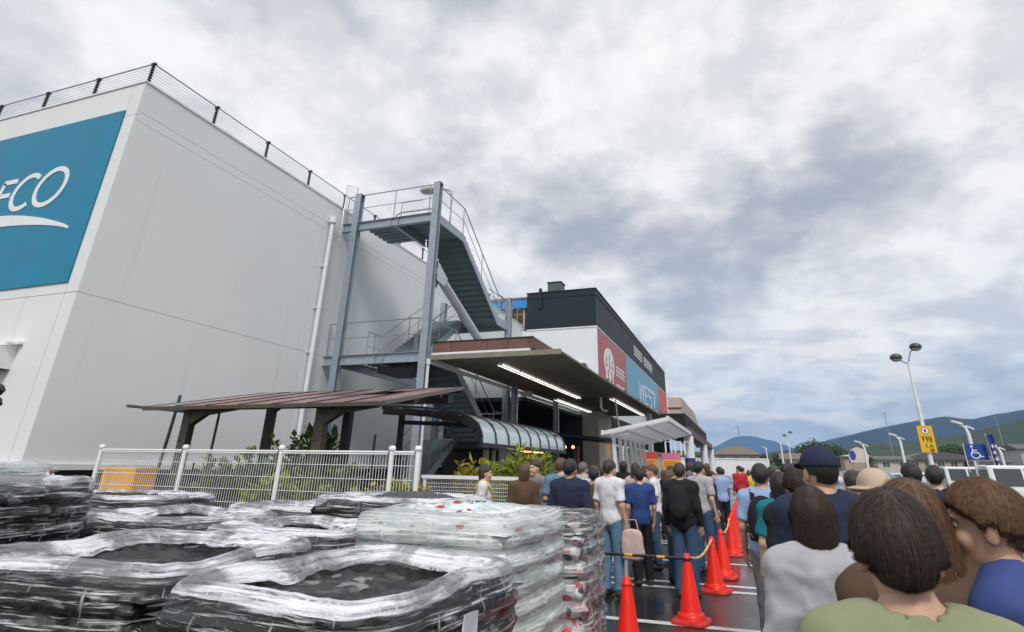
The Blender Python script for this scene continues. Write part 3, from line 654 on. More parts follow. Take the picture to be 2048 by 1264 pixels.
# small dark lean-to and timber rack below the canopy
lt = thing('lean_to', 'small dark lean-to roof on tan posts under the entrance canopy', 'shelter', (-7, 27, 0))
P('roof', MB().hexa([(-8.6, 25.5, 2.95), (-5.2, 25.5, 2.62), (-5.2, 32, 2.62), (-8.6, 32, 2.95), (-8.6, 25.5, 3.07), (-5.2, 25.5, 2.74), (-5.2, 32, 2.74), (-8.6, 32, 3.07)]), M_charcoal, lt)
M_tan = mat('tan_timber', (.40, .27, .17), .7, var=.2, stretch=(6, 6, .6))
for x, y in ((-8.4, 25.7), (-5.4, 25.7), (-5.4, 31.7), (-8.4, 31.7)): P('post', MB().box(x-.12, x+.12, y-.1, y+.1, 0, 2.62), M_tan, lt)
pr_ = thing('pole_rack', 'rack of upright timber and bamboo poles under the curved awning', 'rack', (-5.9, 17, 0))
cols = [(.42, .30, .20), (.30, .34, .18), (.36, .38, .36), (.5, .36, .25), (.20, .24, .12)]
for k in range(12):
    y = 13.6+k*.48; m_ = MB(); m_.tube([(-6.0+.1*rng.random(), y, .1), (-5.9, y, 1.95+.06*rng.random())], .05+.03*rng.random(), 9); P('pole', m_, mat('pole_%d' % (k % 5), cols[k % 5], .7, var=.2), pr_)
P('rail', MB().box(-6.2, -6.12, 13.3, 19.2, 1.1, 1.16), M_frame, pr_)

# ------------------------------------------------------------------ white trolley shelter
wsx = thing('trolley_shelter', 'white trolley shelter with wing roof and broad slanting posts', 'shelter', (-3, 22, 0))
WX0, WX1, WY0, WY1 = -4.38, -2.16, 20.0, 29.6
def wz(x): t = (x-WX0)/(WX1-WX0); return 2.72+.44*t
NB = 7; 
def polypan():
    m = bpy.data.materials.new('white_polycarbonate'); m.use_nodes = True; nt = m.node_tree; n = nt.nodes
    b = n['Principled BSDF']; b.inputs['Base Color'].default_value = (.72, .73, .78, 1); b.inputs['Roughness'].default_value = .35
    t = n.new('ShaderNodeBsdfTranslucent'); t.inputs[0].default_value = (.92, .92, .95, 1); mx = n.new('ShaderNodeMixShader'); mx.inputs[0].default_value = .75
    nt.links.new(b.outputs[0], mx.inputs[1]); nt.links.new(t.outputs[0], mx.inputs[2]); nt.links.new(mx.outputs[0], n['Material Output'].inputs[0]); return m
M_wpoly = polypan()
for k in range(NB):
    y0 = WY0+k*(WY1-WY0)/NB+.05; y1 = WY0+(k+1)*(WY1-WY0)/NB-.05; m_ = MB()
    m_.hexa([(WX0+.05, y0, wz(WX0)-.006), (WX1-.05, y0, wz(WX1)-.006), (WX1-.05, y1, wz(WX1)-.006), (WX0+.05, y1, wz(WX0)-.006), (WX0+.05, y0, wz(WX0)+.006), (WX1-.05, y0, wz(WX1)+.006), (WX1-.05, y1, wz(WX1)+.006), (WX0+.05, y1, wz(WX0)+.006)]); P('roof_panel', m_, M_wpoly, wsx)
for k in range(NB+1):
    y = WY0+k*(WY1-WY0)/NB
    P('rafter', MB().bar((WX0, y, wz(WX0)-.04), (WX1, y, wz(WX1)-.04), .09, .12), M_whitepaint, wsx)
for x in (WX0, WX1): P('edge_beam', MB().bar((x, WY0-.06, wz(x)-.03), (x, WY1+.06, wz(x)-.03), .08, .16), M_whitepaint, wsx)
for x in (WX0+.8, WX0+1.5): P('purlin', MB().bar((x, WY0, wz(x)-.12), (x, WY1, wz(x)-.12), .07, .06), M_whitepaint, wsx)
for k in range(7):
    y = WY0+.35+k*1.12
    P('broad_post', MB().hexa([(-4.00, y-.03, 0), (-3.89, y-.03, 0), (-3.89, y+.09, 0), (-4.00, y+.09, 0), (-4.14, y-.03, 2.62), (-4.03, y-.03, 2.66), (-4.03, y+.09, 2.66), (-4.14, y+.09, 2.62)]), M_whitepaint, wsx)
# posters beyond
for (nm, lb, x, y, z0, z1, wd, c1, c2) in (('poster_board', 'pink and yellow poster board beyond the white shelter', -3.30, 31, 1.55, 2.28, .92, (.75, .20, .35), (.85, .52, .02)), ('poster_board', 'red and yellow poster board beside the white shelter posts', -4.42, 31.2, 1.55, 2.32, .85, (.70, .08, .05), (.80, .40, .08))):
    t = thing(nm, lb, 'poster', (x, y, 0), group='poster boards under the far canopy')
    P('board', MB().box(x-wd/2, x+wd/2, y-.02, y+.02, z0, z1), M_signwhite, t)
    P('top_print', MB().box(x-wd/2, x+wd/2, y-.024, y-.021, z1-.33, z1), mat('print_top_%d' % int(c1[2]*100), c1, .5), t)
    P('lower_print', MB().box(x-wd/2, x+wd/2, y-.024, y-.021, z0, z1-.34), mat('print_low_%d' % int(c2[2]*100), c2, .5), t)
    for j in range(4): P('print_line', MB().box(x-wd*.4, x+wd*(.0+.1*j), y-.028, y-.025, z0+.06+.08*j, z0+.10+.08*j), mat('print_ink', (.65, .1, .03), .5), t)
    for s in (-.5, .5): P('leg', MB().box(x+s*wd-.02, x+s*wd+.02, y, y+.03, 0, z0), M_rail, t)
# pink annex and its deep eaves
ax = thing('annex_building', 'pink-beige annex with sloping eaves and round white columns', 'building', (-7, 62, 0))
m_ = MB(); pf = [(-6.35, 6.5), (-6.35, 8.12), (-5.0, 8.10), (-5.1, 6.42)]
m_.prism([(a, b) for a, b in pf][::-1], lambda a, b, d: (a, d, b), 60, 78); P('upper_wall', m_, M_pinkwall, ax)
P('trim', MB().box(-6.4, -4.98, 59.9, 59.995, 7.05, 7.15), M_brown, ax)
m_ = MB(); m_.hexa([(-6.3, 78, 6.4), (-5.1, 78, 6.4), (-5.1, 96, 4.4), (-6.3, 96, 4.4), (-6.3, 78, 8.1), (-5.0, 78, 8.1), (-5.0, 96, 5.1), (-6.3, 96, 5.1)]); P('sloping_eave', m_, M_pinkwall, ax)
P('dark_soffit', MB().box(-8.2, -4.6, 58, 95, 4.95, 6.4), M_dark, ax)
P('eave_beam', MB().box(-4.62, -3.9, 52, 96, 4.15, 4.8), M_brown, ax)
for y in (54, 76, 95):
    m_ = MB(); m_.tube([(-4.15, y, 0), (-4.15, y, 4.15)], .42, 16); P('column', m_, M_ledge, ax)
m_ = MB(); m_.tube([(-4.15, 53.98, 1.0), (-4.15, 53.98, 2.35)], .45, 16); P('column_wrap', m_, mat('navy_wrap', (.03, .05, .22), .5), ax)
# wall signs in the white letters under the eave
wl = thing('hanging_letters', 'row of white hanging letters under the annex eave', 'sign', (-6, 50, 2.9))
for k in range(3):
    m_ = MB(); y = 49+k*.1; x = -5.6+k*.75
    stroke(m_, [(x, 2.5), (x, 3.5), (x+.45, 3.5), (x+.45, 2.5)], .12, lambda a, b, d: (a, 49-d, b), 0, .05); P('letter', m_, M_signwhite, wl)
# ------------------------------------------------------------------ value noise for shaping meshes
_PERM = np.random.default_rng(5).random((64, 64, 64)).astype(np.float64)
def vnoise(x, y, z=0.):
    x, y, z = np.broadcast_arrays(np.asarray(x, float), np.asarray(y, float), np.asarray(z, float))
    i, j, k = np.floor(x).astype(int), np.floor(y).astype(int), np.floor(z).astype(int)
    fx_, fy_, fz_ = x-i, y-j, z-k
    fx_, fy_, fz_ = [t*t*(3-2*t) for t in (fx_, fy_, fz_)]
    g_ = lambda a, b, c: _PERM[(i+a) & 63, (j+b) & 63, (k+c) & 63]
    l = lambda a, b, t: a+(b-a)*t
    return l(l(l(g_(0,0,0), g_(1,0,0), fx_), l(g_(0,1,0), g_(1,1,0), fx_), fy_), l(l(g_(0,0,1), g_(1,0,1), fx_), l(g_(0,1,1), g_(1,1,1), fx_), fy_), fz_)*2-1
def fbm(x, y, z=0., o=4):
    s = 0.; a = .5; f = 1.
    for q in range(o): s = s+a*vnoise(np.asarray(x)*f+7.3*q, np.asarray(y)*f+3.1*q, np.asarray(z)*f); a *= .5; f *= 2.03
    return s
def grid_mesh(name, X, Y, Z, wrap=False, uv=None):
    n, m = X.shape; v = np.stack([X, Y, Z], -1).reshape(-1, 3); idx = np.arange(n*m).reshape(n, m)
    if wrap: idx = np.concatenate([idx, idx[:, :1]], 1)
    f = np.stack([idx[:-1, :-1], idx[:-1, 1:], idx[1:, 1:], idx[1:, :-1]], -1).reshape(-1, 4)
    me = bpy.data.meshes.new(name); me.from_pydata(v.tolist(), [], f.tolist()); me.polygons.foreach_set('use_smooth', [True]*len(f))
    if uv is not None:
        U, V = uv; 
        if wrap: U = np.concatenate([U, U[:, -1:]+(U[:, -1:]-U[:, -2:-1])], 1); V = np.concatenate([V, V[:, :1]], 1)
        id2 = np.arange(U.size).reshape(U.shape); f2 = np.stack([id2[:-1, :-1], id2[:-1, 1:], id2[1:, 1:], id2[1:, :-1]], -1).reshape(-1)
        l = me.uv_layers.new(name='UVMap'); l.data.foreach_set('uv', np.stack([U.ravel()[f2], V.ravel()[f2]], -1).ravel().astype(np.float32))
    me.update(); return me

# ------------------------------------------------------------------ hills
def ridge(name, pts, Y0, depth, m, rough, nx=220, nd=26, foot=-5):
    px_, pz_ = zip(*pts); xs = np.linspace(min(px_), max(px_), nx); zr_ = np.interp(xs, px_, pz_)
    t = np.linspace(0, 1, nd); XX, TT = np.meshgrid(xs, t); prof = np.interp(TT, [0, .25, .6, 1], [0, .35, 1, .3])
    Z_ = np.interp(XX, px_, pz_)*prof; YY = Y0-depth*.6+depth*TT
    k = rough
    Z_ = Z_+fbm(XX/k, YY/k, 0, 5)*k*.22*np.clip(prof*1.2, 0, 1)*np.interp(TT, [0, .45, .6, .75, 1], [1, .8, .25, .8, 1])+foot*(1-prof)
    return meta(link(name, grid_mesh(name, XX, YY, Z_), m), kind='structure')
M_forest = mat('forest_green', (.030, .052, .022), .95, var=.5, vscale=.09, bump=1.0, bscale=.10)
M_forest2 = mat('far_forest', (.012, .026, .032), .95, var=.35, vscale=.012)  # blue of the hazy air mixed into the forest colour
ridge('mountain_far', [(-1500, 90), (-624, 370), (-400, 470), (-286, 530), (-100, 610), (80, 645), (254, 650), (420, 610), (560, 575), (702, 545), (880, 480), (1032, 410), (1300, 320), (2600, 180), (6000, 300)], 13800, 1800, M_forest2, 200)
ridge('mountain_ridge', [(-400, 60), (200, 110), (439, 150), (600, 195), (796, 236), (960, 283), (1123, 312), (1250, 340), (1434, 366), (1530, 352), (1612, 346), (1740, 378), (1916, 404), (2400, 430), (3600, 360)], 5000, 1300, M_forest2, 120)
ridge('wooded_hill', [(-300, 6), (60, 12), (183, 40), (256, 53), (335, 58), (430, 70), (488, 82), (570, 103), (760, 120), (1100, 90)], 1500, 500, M_forest, 40, 300, 36, -3)
ridge('low_wooded_rise', [(-260, 14), (-140, 22), (-60, 18), (40, 15), (120, 17), (260, 24), (420, 36), (600, 40)], 700, 160, M_forest, 20, 260, 26, -2)

# ------------------------------------------------------------------ houses across the car park
M_wallA = mat('house_wall_cream', (.50, .47, .40), .85, var=.08); M_wallB = mat('house_wall_grey', (.40, .41, .41), .85, var=.08); M_wallC = mat('house_wall_tan', (.42, .33, .24), .85)
M_tile = mat('roof_tile_grey', (.10, .10, .11), .6, var=.2); M_tile2 = mat('roof_tile_brown', (.17, .13, .11), .7, var=.2); M_glass = mat('window_pane', (.06, .08, .09), .1)
def house(label, x, y, wd, dp, h, rh, wm, rm, hip=True, rows=2, curve=False):
    t = thing('house', label, 'house', (x, y, 0), group='houses beyond the car park')
    P('wall', MB().box(x-wd/2, x+wd/2, y, y+dp, 0, h), wm, t)
    e = .6; m_ = MB(); a, b = x-wd/2-e, x+wd/2+e; c, d = y-e, y+dp+e
    if curve:
        xs = np.linspace(a, b, 13); zz = [h+rh*math.sin(math.pi*i/12)**.75 for i in range(13)]
        m_.prism(list(zip(xs, [h-.05]*13))+list(zip(xs[::-1], [q+.02 for q in zz[::-1]])), lambda p, q, r: (p, r, q), c, d)
    else:
        ins = min(wd, dp)*.42 if hip else 0; my = (c+d)/2
        m_.add([(a, c, h), (b, c, h), (b, d, h), (a, d, h), (a+ins, my, h+rh), (b-ins, my, h+rh)], [(0, 1, 5, 4), (1, 2, 5), (2, 3, 4, 5), (3, 0, 4), (3, 2, 1, 0)])
    rf_ = P('roof', m_, rm, t)
    m_ = MB(); m_.box(a, b, c-.03, c+.05, h-.14, h-.06); P('eave_gutter', m_, M_tile, t)
    n = max(2, int(wd/2.4)); 
    for r in range(rows):
        for k in range(n):
            wx = x-wd/2+wd*(k+.5)/n; z0 = h-1.6-r*2.7
            if z0 < .2: continue
            wn = P('window', MB().box(wx-.75, wx+.75, y-.05, y-.003, z0, z0+1.2), M_whitepaint, t)
            P('pane', MB().box(wx-.68, wx-.03, y-.06, y-.052, z0+.07, z0+1.13), M_glass, wn); P('pane', MB().box(wx+.03, wx+.68, y-.06, y-.052, z0+.07, z0+1.13), M_glass, wn)
    return t
house('grey hip-roofed house behind the white wall left of the lamp posts', -.8, 140, 9.5, 8, 4.3, 1.8, M_wallB, M_tile2, True, 1)
house('small gabled house right of the hip-roofed one', 10.5, 135, 4.4, 6, 3.4, 1.2, M_wallA, M_tile2, False, 1)
house('low tan flat-roofed building at the foot of the wooded hill', 25.6, 155, 6.2, 6, 4.4, .5, M_wallC, M_wallA, True, 1)
house('cream house between the tan building and the yellow sign', 31.5, 150, 6.5, 7, 3.7, .8, M_wallA, M_tile, False, 1)
house('dark curved-roof house behind the yellow sign', 42.3, 158, 12.5, 8, 4.0, 1.5, M_wallC, M_tile, rows=1, curve=True)
house('cream house with dark roof behind the wheelchair sign', 50.0, 150, 5.6, 7, 3.5, 1.1, M_wallA, M_tile, True, 1)
house('tall grey house at the right edge behind the van', 60.5, 155, 8, 9, 6.2, 1.1, M_wallB, M_tile, False, 2)
house('brown-walled house beside the tall grey house', 54.0, 165, 4.6, 7, 4.0, 1.0, M_wallC, M_tile2, False, 1)
house('pale house behind the queue, nearest the far mountain', 15.5, 150, 5, 7, 3.9, 1.1, M_wallB, M_tile2, True, 1)
wl_ = MB(); wl_.box(-14, 4.6, 112, 112.4, 0, 2.95); wl_.box(-14, 4.6, 111.9, 112.5, 2.953, 3.15)
solo('boundary_wall', wl_, M_ledge, 'long white boundary wall across the end of the car park', 'wall')
wl_ = MB(); wl_.box(4.7, 70, 118, 118.4, 0, 1.3); solo('boundary_wall', wl_, M_wallB, 'low grey boundary wall behind the parked cars', 'wall')

# trees
def leaf_crown(c, rx, ry, rz, n, size, seed):
    rg = np.random.default_rng(seed); d = rg.normal(size=(n, 3)); d /= np.linalg.norm(d, axis=1)[:, None]
    rad = rg.random(n)**.45; lob = 1+.35*fbm(d[:, 0]*1.7+seed, d[:, 1]*1.7, d[:, 2]*1.7, 3)
    p = np.array(c)+d*(rad*lob)[:, None]*np.array([rx, ry, rz])
    a = rg.normal(size=(n, 3)); a /= np.linalg.norm(a, axis=1)[:, None]; b = np.cross(a, rg.normal(size=(n, 3))); b /= np.linalg.norm(b, axis=1)[:, None]
    s = size*(.6+.8*rg.random(n))[:, None]
    v = np.stack([p-a*s, p+b*s*.6, p+a*s, p-b*s*.6], 1).reshape(-1, 3)
    f = np.arange(4*n).reshape(n, 4); m_ = MB(); m_.add(v.tolist(), f.tolist()); return m_
def leafmat(name, col, var=.45, vs=.8):
    m = mat(name, col, .6, var=var, vscale=vs); nt = m.node_tree; b = nt.nodes['Principled BSDF']
    t = nt.nodes.new('ShaderNodeBsdfTranslucent'); t.inputs[0].default_value = (col[0]*1.6, col[1]*1.6, col[2]*.9, 1)
    mx = nt.nodes.new('ShaderNodeMixShader'); mx.inputs[0].default_value = .3
    nt.links.new(b.outputs[0], mx.inputs[1]); nt.links.new(t.outputs[0], mx.inputs[2]); nt.links.new(mx.outputs[0], nt.nodes['Material Output'].inputs[0]); return m
M_leafd = leafmat('tree_leaf_dark', (.045, .085, .030)); M_bark = mat('bark', (.07, .055, .04), .9, var=.3)
def tree(label, x, y, h, r, seed, n=2600):
    t = thing('tree', label, 'tree', (x, y, 0), group='trees beyond the car park')
    m_ = MB(); m_.tube([(x, y, -.1), (x+.1, y, h*.35), (x-.1, y, h*.7)], [.22, .16, .06], 8)
    for k in range(5): a = k*1.26; m_.tube([(x, y, h*(.3+.06*k)), (x+r*.6*math.cos(a), y+r*.6*math.sin(a), h*(.5+.07*k))], [.09, .03], 6)
    P('trunk', m_, M_bark, t); P('crown', leaf_crown((x, y, h*.62), r, r, h*.42, n, .28, seed), M_leafd, t)
for k, (x, y, h, r, lb) in enumerate(((19.5, 185, 8.8, 5.0, 'dark round tree left of the tan building'), (25, 195, 8.2, 5, 'dark round tree behind the tan building'), (14, 210, 6.4, 5, 'low dark tree behind the queue of people'), (33, 200, 6.6, 4.5, 'dark tree behind the cream house'), (57, 200, 8.5, 5.5, 'dark tree behind the brown-walled house'), (-9, 190, 5.5, 4.5, 'low dark tree beside the far eave'), (4.6, 185, 5.2, 3.6, 'low dark tree right of the hip-roofed house'))): tree(lb, x, y, h, r, 20+k)

# ------------------------------------------------------------------ lamp posts, signs
def twin_lamp(label, x, y, h, s=1.):
    t = thing('lamp_post', label, 'lamp post', (x, y, 0), group='twin-headed car park lamps')
    m_ = MB(); m_.tube([(x, y, 0), (x, y, 1.2), (x, y, h*.62)], [.13*s, .13*s, .10*s], 12); m_.tube([(x, y, h*.62), (x, y, h-.5)], [.075*s, .06*s], 12); m_.tube([(x, y, h*.60), (x, y, h*.64)], .12*s, 12); P('pole', m_, M_ledge, t)
    for sx_, dz in ((1, .35), (-1, -.25)):
        m_ = MB(); m_.tube([(x, y, h-.6), (x+sx_*.25*s, y, h-.25+dz), (x+sx_*.45*s, y, h-.05+dz)], .04*s, 8); arm = P('arm', m_, M_rail, t)
        m_ = MB(); m_.lathe([(0, .26), (.22, .24), (.36, .14), (.40, 0), (.36, -.06), (0, -.08)], (x+sx_*.58*s, y, h+dz), 20, sx=s*.85, sy=s*.85); P('lamp_head', m_, mat('lamp_head_dark', (.07, .075, .08), .35, .3), arm)
        m_ = MB(); m_.lathe([(.33, 0), (.26, -.12), (0, -.17)], (x+sx_*.58*s, y, h+dz-.055), 20, sx=s*.85, sy=s*.85); P('lens', m_, mat('lamp_lens', (.45, .48, .48), .2), arm)
twin_lamp('tall white twin-headed lamp post carrying the yellow sign', 10.25, 40, 8.25)
twin_lamp('small distant twin-headed lamp post left of the ridge', 9.4, 130, 8.0)
def post_lamp(label, x, y, h, s=1.):
    t = thing('pole_light', label, 'pole', (x, y, 0), group='short white poles with angled heads')
    m_ = MB(); m_.tube([(x, y, 0), (x, y, h-.35*s), (x-.05*s, y, h-.12*s), (x-.22*s, y, h)], [.075*s, .065*s, .05*s, .04*s], 9); P('pole', m_, M_ledge, t)
    m_ = MB(); m_.bar((x-.12*s, y, h+.02), (x-.46*s, y, h+.12*s), .16*s, .07*s); m_.bar((x-.02, y, h-.05*s), (x+.22*s, y, h-.18*s), .05*s, .05*s); P('head', m_, M_ledge, t)
post_lamp('short white pole light left of the yellow sign, nearer the tan building', 7.0, 40, 3.1)
post_lamp('white pole light close beside the yellow sign', 8.93, 40, 3.5, 1.1)
post_lamp('white pole light rising above the wheelchair sign', 12.52, 40.4, 4.15, 1.5)
post_lamp('white pole light right of the blue banner', 14.2, 41.5, 3.0, 1.1)
post_lamp('white pole light far off beyond the queue, left of the twin lamp', 5.8, 95, 5.2, 1.5)
post_lamp('thin white pole light between white wall and far mountain', 3.9, 100, 4.6, 1.3)
M_yel = mat('yellow_board', (.80, .46, .015), .45, var=.06); M_ink = mat('black_ink', (.012, .012, .015), .6)
ys_ = thing('yellow_sign', 'yellow notice board with black glyphs on the tall lamp post', 'sign', (10.25, 39.85, 2.6))
P('board', MB().box(9.87, 10.63, 39.80, 39.84, 2.60, 4.05), M_yel, ys_)
YFn = lambda a, b, d: (a, 39.80-d, b)
m_ = MB(); m_.prism([(10.25+.19*math.cos(t), 3.78+.19*math.sin(t)) for t in np.linspace(0, 2*math.pi, 24, endpoint=False)], YFn, .002, .008); P('ring', m_, M_ink, ys_)
m_ = MB(); m_.prism([(10.25+.165*math.cos(t), 3.78+.165*math.sin(t)) for t in np.linspace(0, 2*math.pi, 24, endpoint=False)], YFn, .009, .012); P('disc', m_, M_signwhite, ys_)
m_ = MB(); m_.box(10.20, 10.30, 39.780, 39.787, 3.69, 3.87); P('emblem', m_, mat('navy_print', (.03, .05, .25), .5), ys_)
def L3(parent, x, z, w_, h_, segs, wd, fn, name='glyph', material=None):
    m_ = MB()
    for i, s in enumerate(segs): stroke(m_, [(x+a*w_, z+b*h_) for a, b in s], wd, fn, .003, .006+.001*i)
    P(name, m_, material or M_ink, parent)
gT = [[(0, 1), (1, 1)], [(.5, 1), (.5, 0)], [(0, .6), (1, .6)]]; gE = [[(1, 1), (0, 1), (0, 0), (1, 0)], [(0, .5), (1, .5)], [(.75, 1), (.75, 0)]]
gL = [[(.3, 1), (.3, 0), (.9, 0)], [(0, .7), (.3, .8)]]; gA = [[(0, 0), (.5, 1), (1, 0)], [(.2, .35), (.8, .35)]]
L3(ys_, 10.00, 3.18, .14, .26, gT, .045, YFn); L3(ys_, 10.18, 3.18, .14, .26, gT, .045, YFn); L3(ys_, 10.36, 3.18, .14, .26, gE, .045, YFn)
L3(ys_, 10.12, 2.86, .13, .20, gL, .045, YFn); L3(ys_, 10.32, 2.86, .16, .20, gA, .045, YFn); L3(ys_, 10.30, 2.64, .2, .14, gE, .04, YFn)
ws_ = thing('wheelchair_sign', 'blue wheelchair parking sign on a white pole', 'sign', (12.55, 40, 0))
m_ = MB(); m_.tube([(12.35, 40, 0), (12.35, 40, 2.3)], .05, 8); P('pole', m_, M_ledge, ws_)
m_ = MB(); m_.tube([(12.0, 40, 1.6), (12.0, 40, 3.1)], .025, 8); P('side_pole', m_, M_ledge, ws_)
P('board', MB().box(12.03, 13.05, 39.93, 39.97, 2.23, 3.06), mat('sign_blue', (.012, .055, .30), .4), ws_)
WF = lambda a, b, d: (a, 39.93-d, b)
m_ = MB(); stroke(m_, [(12.36, 2.82), (12.37, 2.60), (12.62, 2.60), (12.72, 2.38), (12.84, 2.42)], .06, WF, .002, .008); stroke(m_, [(12.37, 2.72), (12.58, 2.72)], .05, WF, .0085, .010); stroke(m_, arc(12.46, 2.50, .20, .19, 120, 350, 16), .055, WF, .0105, .013)
m_.prism([(12.35+.06*math.cos(t), 2.93+.06*math.sin(t)) for t in np.linspace(0, 2*math.pi, 14, endpoint=False)], WF, .002, .008); P('wheelchair_symbol', m_, M_signwhite, ws_)
fg = thing('banner', 'leaning navy banner with white glyphs beside the wheelchair sign', 'banner', (13.2, 39.5, 0))
m_ = MB(); m_.tube([(13.22, 39.5, 0), (13.02, 39.5, 3.6)], .02, 7); P('pole', m_, M_ledge, fg)
gx = np.linspace(0, 1, 14); gv = np.linspace(0, 1, 5); TT, VV = np.meshgrid(gx, gv)
BX = 13.18-.16*TT+VV*.30*(.8+.2*np.sin(TT*9)); BZ = 1.35+2.2*TT; BY = 39.48+.08*np.sin(VV*6+TT*5)
o_ = link('cloth', grid_mesh('cloth', BX-13.2, BY-39.5, BZ), mat('banner_navy', (.02, .04, .26), .7), fg); ORG[o_.name] = ORG[fg.name]
for k in range(5):
    m_ = MB(); z = 1.6+k*.33; x = 13.19-.07*(k*.33)/1; stroke(m_, [(x, z), (x+.16, z+.02)], .05, lambda a, b, d: (a, 39.39-d, b), 0, .01); stroke(m_, [(x+.08, z-.08), (x+.08, z+.12)], .05, lambda a, b, d: (a, 39.378-d, b), 0, .01); P('glyph', m_, M_signwhite, fg)
s2 = thing('round_sign', 'pale arched notice with a blue figure left of the tan building', 'sign', (9.9, 60, 0))
m_ = MB(); m_.prism([(9.2, 2.2), (10.6, 2.2), (10.75, 2.8), (10.4, 3.3), (9.9, 3.5), (9.4, 3.3), (9.1, 2.8)], lambda a, b, d: (a, 60-d, b), 0, .06); P('board', m_, mat('notice_cream', (.62, .58, .50), .6), s2)
m_ = MB(); m_.prism([(9.45+.25*math.cos(t), 2.8+.42*math.sin(t)) for t in np.linspace(0, 2*math.pi, 16, endpoint=False)], lambda a, b, d: (a, 59.94-d, b), .002, .01); P('blue_mark', m_, mat('sign_blue2', (.03, .06, .35), .5), s2)
for x in (9.3, 10.5): m_ = MB(); m_.tube([(x, 60, 0), (x, 60, 2.25)], .04, 6); P('leg', m_, M_rail, s2)

# ------------------------------------------------------------------ vehicles
M_tyre = mat('tyre_rubber', (.02, .02, .02), .8); M_rim = mat('wheel_rim', (.4, .41, .42), .3, .8); M_lampr = mat('tail_lamp_red', (.35, .02, .02), .2); M_lampw = mat('head_lamp_clear', (.6, .62, .62), .1)
def vehicle(name, label, x, y, rz, st_, wlb, paint, wins, length, wheels, wr=.28, group='parked cars', stripe=None):
    """st_: stations (x, z0, zbelt, ztop, halfbelt, halftop)"""
    t = thing(name, label, 'van' if 'van' in label else 'car', (x, y, 0), rz, group)
    m_ = MB(); rings = []
    for (sx, z0, zb_, zt_, hb, ht) in st_:
        hb2 = hb*.94
        rings.append([(sx, -hb2, z0), (sx, -hb, z0+.16), (sx, -hb, zb_-.05), (sx, -hb*.985, zb_), (sx, -ht, zt_-.06), (sx, -ht*.86, zt_), (sx, 0, zt_+.015), (sx, ht*.86, zt_), (sx, ht, zt_-.06), (sx, hb*.985, zb_), (sx, hb, zb_-.05), (sx, hb, z0+.16), (sx, hb2, z0)])
    k = len(rings[0]); vs_ = [p for r_ in rings for p in r_]; fs_ = [(i*k+j, i*k+(j+1) % k, (i+1)*k+(j+1) % k, (i+1)*k+j) for i in range(len(rings)-1) for j in range(k)]
    m_.add(vs_, [f[::-1] for f in fs_]+[tuple(range(k)), tuple(range(len(vs_)-1, len(vs_)-1-k, -1))], False)
    P('body', m_, paint, t, local=True)
    def edge(sx, zf):      # half width at station sx between belt (0) and top (1)
        a = [np.interp(sx, [q[0] for q in st_], [q[i] for q in st_]) for i in (2, 3, 4, 5)]
        return a[0]+(a[1]-.06-a[0])*zf, a[2]*.985+(a[3]-a[2]*.985)*zf
    for (xa, xb, za, zb2) in wins:
        for s in (-1, 1):
            q = []
            for (sx, zf) in ((xa, za), (xb, za), (xb-.0, zb2), (xa, zb2)):
                z_, h_ = edge(sx, zf); q.append((sx, s*(h_+.006), z_))
            m_ = MB(); m_.add(q, [(0, 1, 2, 3) if s < 0 else (3, 2, 1, 0)]); P('side_window', m_, M_glass, t, local=True)
    for (i, fl) in ((0, 1), (len(st_)-1, -1)): pass
    for (xe, sgn) in ((st_[0][0], -1), (st_[-1][0], 1)):
        s0 = st_[0] if sgn < 0 else st_[-1]
        P('end_window', MB().box(xe+sgn*.003, xe+sgn*.012, -s0[5]*.86, s0[5]*.86, s0[2]+.04, s0[3]-.12), M_glass, t, local=True) if s0[3]-s0[2] > .25 else None
        for s in (-1, 1):
            P('tail_light' if sgn < 0 else 'headlight', MB().box(xe-.02 if sgn > 0 else xe-.025, xe+.025 if sgn > 0 else xe+.02, s*s0[4]*.72-.09, s*s0[4]*.72+.09, s0[2]-.34, s0[2]-.08), M_lampr if sgn < 0 else M_lampw, t, local=True)
        P('bumper', MB().box(xe-.05 if sgn > 0 else xe-.07, xe+.07 if sgn > 0 else xe+.05, -s0[4]*.97, s0[4]*.97, s0[1]+.02, s0[1]+.24), paint, t, local=True)
    hbm = max(q[4] for q in st_)
    if stripe:
        for s in (-1, 1): P('stripe', MB().box(st_[0][0]+.05, st_[-1][0]-.05, s*(hbm+.002), s*(hbm+.006), .34, .58), stripe, t, local=True)
    for wx in wheels:
        for s in (-1, 1):
            m_ = MB(); m_.tube([(wx, s*(hbm-.17), wr), (wx, s*(hbm+.012), wr)], wr, 20); o1 = P('wheel', m_, M_tyre, t, local=True)
            m_ = MB(); m_.tube([(wx, s*(hbm+.013), wr), (wx, s*(hbm+.022), wr)], wr*.62, 16); P('rim', m_, M_rim, o1, local=True)
    for s in (-1, 1): P('mirror', MB().box(st_[-1][0]-.9, st_[-1][0]-.78, s*(hbm+.03), s*(hbm+.18), wlb+.0, wlb+.16), paint, t, local=True)
    return t
VAN = [(-1.68, .26, .98, 1.84, .70, .58), (-1.60, .22, .98, 1.88, .735, .62), (.9, .22, .98, 1.88, .735, .62), (1.25, .22, .98, 1.50, .735, .60), (1.55, .24, .95, 1.10, .72, .60), (1.68, .28, .80, .92, .66, .56)]
HATCH = [(-1.9, .26, .90, 1.35, .76, .56), (-1.7, .20, .92, 1.46, .82, .62), (.3, .20, .92, 1.50, .83, .64), (.95, .20, .92, 1.12, .83, .64), (1.7, .22, .82, .88, .80, .68), (1.95, .30, .66, .74, .72, .6)]
vw = [(-1.5, -.55, .12, .92), (-.45, .35, .12, .92), (.42, .88, .12, .92)]; hw = [(-1.55, -.75, .12, .9), (-.65, .22, .12, .92)]
